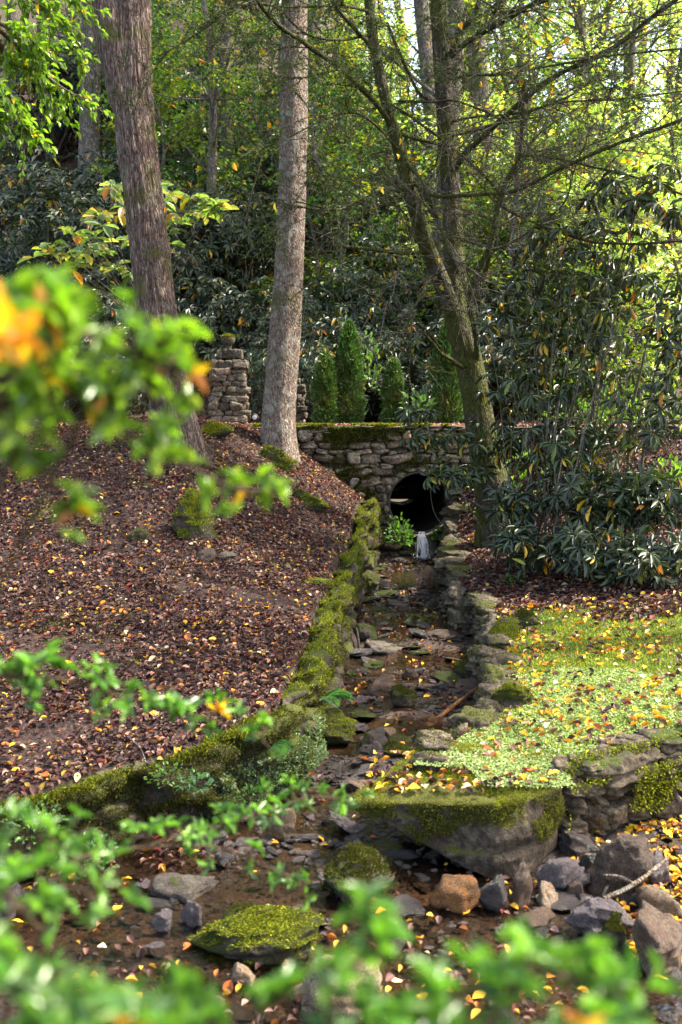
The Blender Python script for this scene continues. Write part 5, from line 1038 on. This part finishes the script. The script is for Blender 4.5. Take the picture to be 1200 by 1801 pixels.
leaves(mb, LEAF_OVAL, np.stack([x, y, z + .004 + .014 * g.random(n)], -1), rdir(g, n, -.2, .4), unit(np.array([0, 0, 1.]) + .4 * g.normal(size=(n, 3))), .013 * g.uniform(.45, 1.7, n), .0026 + .0045 * g.random(n), pick(g, [(4, (.30, .38, .16)), (3, (.38, .46, .24)), (2, (.18, .25, .08))], n, .3))
tag(mb.build('creeping_ground_cover', M['moss'], smooth=False), kind='stuff')

# ------------------------------------------------------------------ ferns and small herbs
def fern(px, py, n, L, seed, label, az=None, up=.7, Y=None):
    g = np.random.default_rng(seed); b = hit(px, py) if Y is None else P(px, py, Y); root = empty('fern', b, label, 'fern', None)
    for i in range(n):
        a = (az if az is not None else g.uniform(0, 6.28)) + g.normal(0, .7); d = np.array([math.cos(a), math.sin(a), 0]); l = L * g.uniform(.75, 1.15); t = np.linspace(0, 1, 24)[:, None]; p = d * l * t + np.array([0, 0, 1]) * (up * l * t - 1.0 * up * l * t ** 2.2); s = np.cross(d, [0, 0, 1.]); mb = MB(); tube(mb, p, np.linspace(.003, .001, 24), 4, (.08, .10, .03), False)
        q = np.linspace(.10, .99, 24); C = np.stack([np.interp(q, t[:, 0], p[:, k]) for k in range(3)], -1); w = l * .26 * np.sin(np.pi * (q * .86 + .14)) ** .8
        for sd in (-1, 1): leaves(mb, LEAF_OVAL, C, unit(s * sd + d * .35 + np.array([0, 0, -.15])), np.tile([0, 0, 1.], (24, 1)) + .15 * g.normal(size=(24, 3)), w, l * .0125, pick(g, [(1, (.06, .15, .045)), (1, (.045, .12, .04))], 24))
        mb.build('frond', M['leaf'], root)
    return root
fern(566, 1232, 8, .20, 301, 'green fern growing from the left wall above the stream', -.3, .7, 6.25)
fern(478, 1316, 4, .15, 302, 'small fern hanging on the front corner of the left wall', -1.0, .6, 5.2); fern(945, 1192, 5, .12, 303, 'tiny fern at the edge of the right bank litter'); fern(1010, 700, 5, .5, 304, 'tall fern beyond the right wall near the road', None)
fern(1130, 1000, 5, .3, 306, 'fern under the lower right rhododendron leaves')
def herb(px, py, w, h, n, L, seed, label, pal, Y=None, tpl=LEAF_OVAL):
    g = np.random.default_rng(seed); b = hit(px, py) if Y is None else P(px, py, Y); sc = b[1] / F_PX; root = empty('leafy_herb', b, label, 'plant'); q = rdir(g, n, 0, 1) * np.array([w * sc / 2, w * sc / 2, h * sc]) * (g.random((n, 1)) ** .4); mb = MB()
    for c in q[::4]: tube(mb, smooth_path([g.normal(0, .01, 3) * np.array([1, 1, 0]), c * np.array([.6, .6, .5]), c], 4), [.003] * 5 + [.002] * 4, 3, cap=False)
    mb.build('stems', M['stem'], root); mb = MB(); leaves(mb, tpl, q, unit(q + .02 * g.normal(size=(n, 3)) + np.array([0, 0, -.01])), unit(np.array([0, -.2, 1.]) + .4 * g.normal(size=(n, 3))), L * g.uniform(.6, 1.2, n), L * .34, pick(g, pal, n, .3)); mb.build('leaves', M['leaf'], root)
FRESH = [(3, (.07, .16, .03)), (2, (.11, .21, .04)), (1, (.05, .11, .05))]
herb(702, 958, 56, 58, 260, .05, 311, 'bushy bright green herb at the left foot of the culvert', FRESH, 12.7); herb(775, 948, 34, 22, 40, .06, 312, 'small green seedling on the rock right of the waterfall', FRESH, 12.85); herb(655, 940, 30, 40, 70, .04, 313, 'little green plant on the left wall near the culvert', FRESH, 12.2)
herb(345, 1385, 60, 30, 70, .028, 314, 'small blue green leaved plant on the front of the left wall', [(1, (.08, .17, .09)), (1, (.06, .13, .06))], 4.72); herb(440, 1415, 60, 34, 110, .02, 315, 'trailing green herb near the corner of the left wall', FRESH, 5.0); herb(150, 1520, 130, 60, 150, .026, 316, 'round leaved clover like herb low on the left wall', [(1, (.07, .17, .06))], 4.2); herb(300, 1375, 90, 30, 80, .022, 317, 'sprawling green herb under the front wall edge', FRESH, 4.75)
herb(60, 1470, 120, 70, 160, .024, 318, 'pale green creeping plant on the far left of the front wall', FRESH, 4.15); herb(900, 1030, 60, 20, 50, .04, 319, 'low green sprigs in the shade left of the rhododendron', FRESH); herb(945, 1100, 90, 20, 90, .03, 320, 'low green sprouts where the moss lawn meets the litter', FRESH); herb(790, 970, 40, 26, 60, .04, 321, 'green tuft on the right wall below the forked tree', FRESH)
g = np.random.default_rng(330)
for k, (px, py, lab) in enumerate([(1080, 770, 'bright green undergrowth beyond the rhododendron, centre'), (1160, 800, 'bright green undergrowth beyond the rhododendron at the right edge'), (1010, 760, 'bright green undergrowth beyond the rhododendron stems'), (1185, 930, 'green leafy plant behind the lower rhododendron at the right edge'), (900, 900, 'green plant glimpsed behind the rhododendron stems')]): herb(px, py, 150, 130, 420, .07, 331 + k, lab, [(3, (.09, .19, .03)), (2, (.15, .24, .04))], [14.5, 13.5, 15, 11.5, 12.5][k])
herb(735, 735, 60, 50, 60, .11, 340, 'shrubby seedling behind the bridge right of the smallest conifer', [(1, (.04, .08, .03))], 14.2); herb(650, 690, 40, 110, 60, .09, 341, 'leafy light green sapling right of the tallest conifer', [(1, (.10, .19, .04))], 15.2)

# ------------------------------------------------------------------ sticks and other small things
def stick(name, pts_, r0, r1, mt, label, cat='branch', extra=()):
    mb = MB(); p = smooth_path(pts_, 8); tube(mb, p + .004 * fbm(p * 20, 2, 3)[:, None], np.linspace(r0, r1, len(p)) * (1 + .15 * fbm(p * 30, 2, 4)), 9)
    for e in extra: q = smooth_path(e, 6); tube(mb, q, np.linspace(r1 * .9, r1 * .5, len(q)), 7)
    return tag(mb.build(name, M[mt]), label, cat)
a, b = hit(768, 1272), hit(840, 1228); stick('fallen_branch', [a + [0, 0, .02], (a + b) / 2 + [0, 0, .05], b + [0, 0, .07]], .016, .012, 'orange', 'peeled orange brown branch lying across the lower brown pool')
a, b, c = hit(1055, 1612), hit(1108, 1598), hit(1165, 1570); stick('fallen_branch', [a + [0, -.05, .10], b + [0, -.05, .13], c + [0, -.05, .18]], .010, .009, 'bark_pale', 'grey lichen covered twig lying over the stones at right', 'branch', [[b + [0, -.05, .13], b + [-.06, -.02, .15], b + [-.12, 0, .145]]])
a = hit(634, 1145); stick('wooden_stake', [a + [0, 0, -.02], a + [-.02, 0, .10], a + [-.035, .01, .20]], .013, .010, 'twig', 'short dark upright stake in the stream beside the left wall', 'stake')
a, b = P(1062, 1650, 4.15), P(1058, 1560, 4.3); stick('fallen_branch', [hit(1062, 1650) + [0, 0, .04], hit(1060, 1610) + [0, 0, .07], hit(1070, 1580) + [0, 0, .06]], .008, .006, 'wet', 'short black twig wedged among the right hand stones')
a = hit(240, 1310); stick('bare_twig', [P(228, 1298, 4.95), P(243, 1310, 4.93), P(252, 1325, 4.9), P(256, 1342, 4.86)], .004, .003, 'bark_pale', 'thin whitish curved twig on the edge of the front wall')
q = P(352, 712, 14.6); mb = MB(); V, T = rock(77, (.46, .12, .16), 4, 6, .03, .2, 60, .02); mb.add(V, None, T, (1, .7, .55)); o = mb.build('wooden_beam', M['bark_big'], loc=(q[0], q[1], float(H(q[:1], q[1:2])[0]) + .06)); tag(o, 'short brown timber edging board left of the urn pillar', 'timber')
q = P(448, 720, 14.2); root = empty('spotlight', (q[0], q[1], float(H(q[:1], q[1:2])[0])), 'small dark garden spotlight with pale lens right of the urn pillar', 'lamp'); mb = MB(); tube(mb, [(0, 0, 0), (0, 0, .08)], .012, 8); mb.build('spike', M['wet'], root)
mb = MB(); tube(mb, [(0, .06, .14), (0, .02, .13), (0, -.04, .12)], [.03, .05, .055], 16); mb.build('housing', M['wet'], root)
m, nt_, b_, _ = mat('pale_lens'); b_.inputs['Base Color'].default_value = (.5, .5, .53, 1); b_.inputs['Roughness'].default_value = .1; mb = MB(); tube(mb, [(0, -.041, .12), (0, -.046, .119)], [.034, .03], 16); mb.build('lens', m, root)

# ------------------------------------------------------------------ overhanging leaves at the upper left, big-leaved sapling
g = np.random.default_rng(350); tl = np.array([-3.6, 5.6, float(H(np.array([-3.6]), np.array([5.6]))[0]) - .2]); ob = empty('broadleaf_tree', tl, 'tree outside the frame whose bright green sprays hang in at the upper left', 'tree')
mb = MB(); trunk_mesh(mb, [tl, tl + [.05, 0, 2], tl + [.1, .1, 4.5], tl + [.2, .1, 7]], [.14, .12, .10, .06], 40, 16, .008, 6, .3); mb.build('trunk', M['bark_pale'], ob, loc=tl)
mb = MB(); ml = MB(); src = tl + [.1, .1, 4.3]
for path in [[(-70, 20, 5.7), (20, 70, 5.9), (90, 140, 6.1), (150, 178, 6.2)], [(-70, 80, 5.6), (-5, 140, 5.7), (30, 190, 5.8), (46, 242, 5.8)], [(-60, -60, 5.8), (40, -10, 6.1), (105, 35, 6.3), (152, 95, 6.4)], [(-60, 40, 5.7), (10, 95, 5.9), (60, 130, 6), (100, 195, 6.1)], [(-60, 0, 5.6), (0, 40, 5.7), (40, 60, 5.8), (85, 80, 5.9)], [(-60, 110, 5.7), (-20, 170, 5.8), (5, 215, 5.8)], [(-40, -80, 6), (60, -40, 6.2), (130, 0, 6.3)]]:
    p = smooth_path([src] + LP(path), 8); tube(mb, p, np.linspace(.03, .003, len(p)), 5)
    for k in range(30):
        f = g.uniform(.45, 1) * (len(p) - 1); i = min(int(f), len(p) - 2); c = p[i] + (p[i + 1] - p[i]) * (f - i); d = unit(p[i + 1] - p[i]); e = unit(d * .8 + .7 * g.normal(size=3) + np.array([0, 0, -.25])); L = g.uniform(.05, .30); q = smooth_path([c, c + e * L * .6, c + e * L + np.array([0, 0, -.08 * L])], 3); tube(mb, q, .0022, 3, cap=False)
        n = int(L * 45) + 2; t = g.random(n); cc = c + e * L * t[:, None]; leaves(ml, LEAF_OVAL, cc, unit(e + .8 * g.normal(size=(n, 3)) + np.array([0, 0, -.55])), unit(np.array([0, -.2, 1.]) + .35 * g.normal(size=(n, 3))), .050 * g.uniform(.6, 1.2, n), .012, pick(g, [(5, (.12, .22, .02)), (3, (.16, .27, .025)), (1, (.08, .15, .02)), (.35, (.5, .36, .03))], n, .25))
mb.build('branches', M['twig'], ob, loc=tl); ml.build('leaves', M['leaf'], ob, loc=tl)
g = np.random.default_rng(360); b = foot(262, 735, 13.2); ms_ = empty('magnolia_sapling', b, 'big leaved pale green sapling showing on both sides of the leaning trunk', 'tree'); mb = MB(); ml = MB(); tops = []
for px, py in [(92, 436), (130, 412), (165, 452), (188, 392), (198, 345), (214, 372), (150, 436), (206, 470), (120, 462), (232, 420), (75, 452), (180, 425), (215, 335), (298, 345), (335, 350), (372, 356), (322, 372), (350, 378), (388, 372), (308, 388), (280, 340), (300, 420), (175, 360), (140, 470), (225, 480)]:
    for r_ in range(2): tops.append(P(px + g.normal(0, 8), py + g.normal(0, 7), 12.9 + g.normal(0, .35)))
tops = np.array(tops); hub = P(262, 560, 13.2)
tube(mb, smooth_path([b, b + [.03, 0, .5], hub], 6), np.linspace(.03, .022, 13), 6)
for c in tops[::2]: q = smooth_path([hub, hub * .5 + c * .5 + g.normal(0, .06, 3) + np.array([0, 0, -.05]), c], 6); tube(mb, q, np.linspace(.008, .003, len(q)), 4, cap=False)
mb.build('stems', M['twig'], ms_, loc=b)
whorls(ml, g, tops, unit(np.array([0, -.25, 1.]) + .25 * g.normal(size=tops.shape)), .21, LEAF_LONG, .10, .21, .15, 5, [(4, (.12, .19, .06)), (3, (.16, .23, .06)), (2, (.24, .24, .06)), (1, (.34, .25, .07))]); ml.build('leaves', M['leaf'], ms_, loc=b)

# ------------------------------------------------------------------ the azalea bushes right in front of the lens
AZ = [(5, (.12, .22, .018)), (4, (.18, .30, .022)), (3, (.08, .16, .025)), (1.5, (.26, .36, .03))]; AZB = [(5, (.085, .19, .03)), (4, (.12, .25, .035)), (2, (.06, .15, .035))]; AZY = [(3, (.70, .42, .02)), (2, (.62, .24, .02)), (1, (.5, .2, .12))]
def azalea(sprays, root_at, name, label, seed):
    g = np.random.default_rng(seed); root = empty(name, root_at, label, 'shrub'); st, lv, ly = MB(), MB(), MB(); base = np.array(root_at)
    for path, width, n, L, pal, yel, *nolead in sprays:
        p = LP(path); p = smooth_path(p, 8); b0 = base + g.normal(0, .06, 3) * np.array([1, 1, 0]); first = p[0]; lead = smooth_path([b0, b0 * .45 + first * .55 + np.array([0, -.05, -.12]), first], 8); full = p if nolead else np.vstack([lead[:-1], p]); tube(st, full, np.linspace(.0018 if nolead else .0035, .0014, len(full)), 6)
        for k in range(n):
            f = g.uniform(0.0, 1) * (len(p) - 1); i = min(int(f), len(p) - 2); c = p[i] + (p[i + 1] - p[i]) * (f - i); d = unit(p[i + 1] - p[i]); sc = np.linalg.norm(c - CAM) / F_PX; e = unit(d * .4 + g.normal(size=3) * np.array([1, .9, 1]) + np.array([0, 0, .25])); l = width * sc * g.uniform(.15, 1); t = c + e * l
            q = smooth_path([c, c + e * l * .5 + g.normal(0, .1 * l, 3), t], 4); tube(st, q, np.linspace(.0018, .0009, len(q)), 4, cap=False)
            m = int(g.integers(4, 8)); ax = unit(e + np.array([0, 0, .5])); u = unit(np.cross(ax, g.normal(size=3))); v = np.cross(ax, u); a = np.arange(m) * 2.4; el = g.uniform(.0, .9, m); D = unit(np.cos(a)[:, None] * u + np.sin(a)[:, None] * v + el[:, None] * ax); ls = L * g.uniform(.55, 1.15, m); bpos = t - e * (g.random((m, 1)) * l * .35)
            is_y = g.random() < yel
            leaves(ly if is_y else lv, LEAF_OVAL, bpos, D, unit(ax + .25 * g.normal(size=(m, 3))), ls, ls * .17, pick(g, AZY if is_y else pal, m, .3))
    st.build('stems', M['stem'], root, loc=base); lv.build('leaves', M['azalea'], root, loc=base)
    if ly.n: ly.build('yellow_leaves', M['azalea'], root, loc=base)
azalea([([(-60, 690, .78), (60, 650, .80), (160, 620, .84), (260, 630, .88), (325, 650, .92)], 85, 36, .025, AZ, .09), ([(-60, 640, .70), (20, 570, .72), (70, 530, .74), (110, 550, .76)], 60, 14, .028, AZ, .05), ([(-40, 710, .8), (90, 705, .85), (200, 695, .88), (290, 700, .95)], 85, 46, .024, AZ, .12),
        ([(150, 720, .9), (250, 780, .95), (330, 820, 1.0), (420, 860, 1.05), (490, 862, 1.1)], 48, 22, .026, AZ, .02), ([(30, 780, .85), (80, 830, .88), (110, 880, .9), (150, 915, .92)], 30, 9, .026, AZ, .10), ([(-80, 600, .62), (-30, 590, .62), (5, 610, .63)], 50, 10, .034, AZY, 1.0), ([(60, 570, .75), (160, 590, .82), (250, 620, .88)], 60, 10, .024, AZ, .03)],
       (-1.0, .85, .8), 'azalea_shrub', 'out of focus azalea with bright green and orange leaves at the left', 401)
azalea([([(-60, 1190, 1.45), (80, 1190, 1.5), (200, 1220, 1.55), (330, 1260, 1.6), (470, 1285, 1.65)], 60, 44, .030, AZB, .03), ([(-60, 1450, 1.1), (60, 1470, 1.12), (130, 1510, 1.15), (190, 1590, 1.15)], 90, 24, .024, AZB, .02), ([(130, 1510, 1.15), (250, 1490, 1.6), (380, 1490, 1.75), (460, 1520, 1.85), (545, 1555, 1.9)], 45, 20, .026, AZB, .05), ([(250, 1490, 1.6), (330, 1465, 1.7), (400, 1450, 1.8)], 50, 14, .028, AZB, .03, 1),
        ([(400, 1450, 1.8), (480, 1425, 1.9), (540, 1400, 2.0), (560, 1385, 2.0)], 50, 16, .028, AZB, 0, 1), ([(540, 1400, 2.0), (600, 1402, 2.05), (640, 1390, 2.1)], 35, 8, .028, AZB, 0, 1), ([(20, 1600, .9), (120, 1560, .95), (200, 1600, 1.0)], 70, 10, .026, AZB, .05), ([(-40, 1540, 1.0), (40, 1600, 1.0), (90, 1670, 1.0)], 60, 8, .028, AZB, .05)],
       (-.95, 1.15, .55), 'azalea_shrub', 'azalea with small blue green leaves reaching in at the lower left', 402)
azalea([([(-60, 1745, .62), (60, 1740, .62), (180, 1770, .63), (300, 1790, .64)], 80, 17, .028, AZB, .02), ([(0, 1860, .58), (160, 1840, .6), (330, 1850, .6), (500, 1850, .6)], 80, 13, .030, AZB, .04), ([(330, 1810, .66), (430, 1780, .68), (540, 1745, .68)], 40, 9, .027, AZB, 0),
        ([(560, 1850, .62), (600, 1750, .66), (640, 1670, .7), (655, 1615, .72)], 65, 15, .027, AZB, 0), ([(640, 1860, .6), (740, 1800, .62), (850, 1735, .64), (960, 1715, .66), (1060, 1735, .68), (1110, 1770, .7)], 85, 28, .028, AZB, .0), ([(700, 1880, .58), (850, 1850, .6), (1000, 1850, .62), (1080, 1860, .65)], 70, 12, .028, AZB, .02), ([(860, 1800, .62), (920, 1710, .65), (960, 1680, .68)], 35, 6, .027, AZB, 0)],
       (.06, .42, 1.15), 'azalea_shrub', 'blurred azalea with broad green leaves along the bottom of the picture', 403)
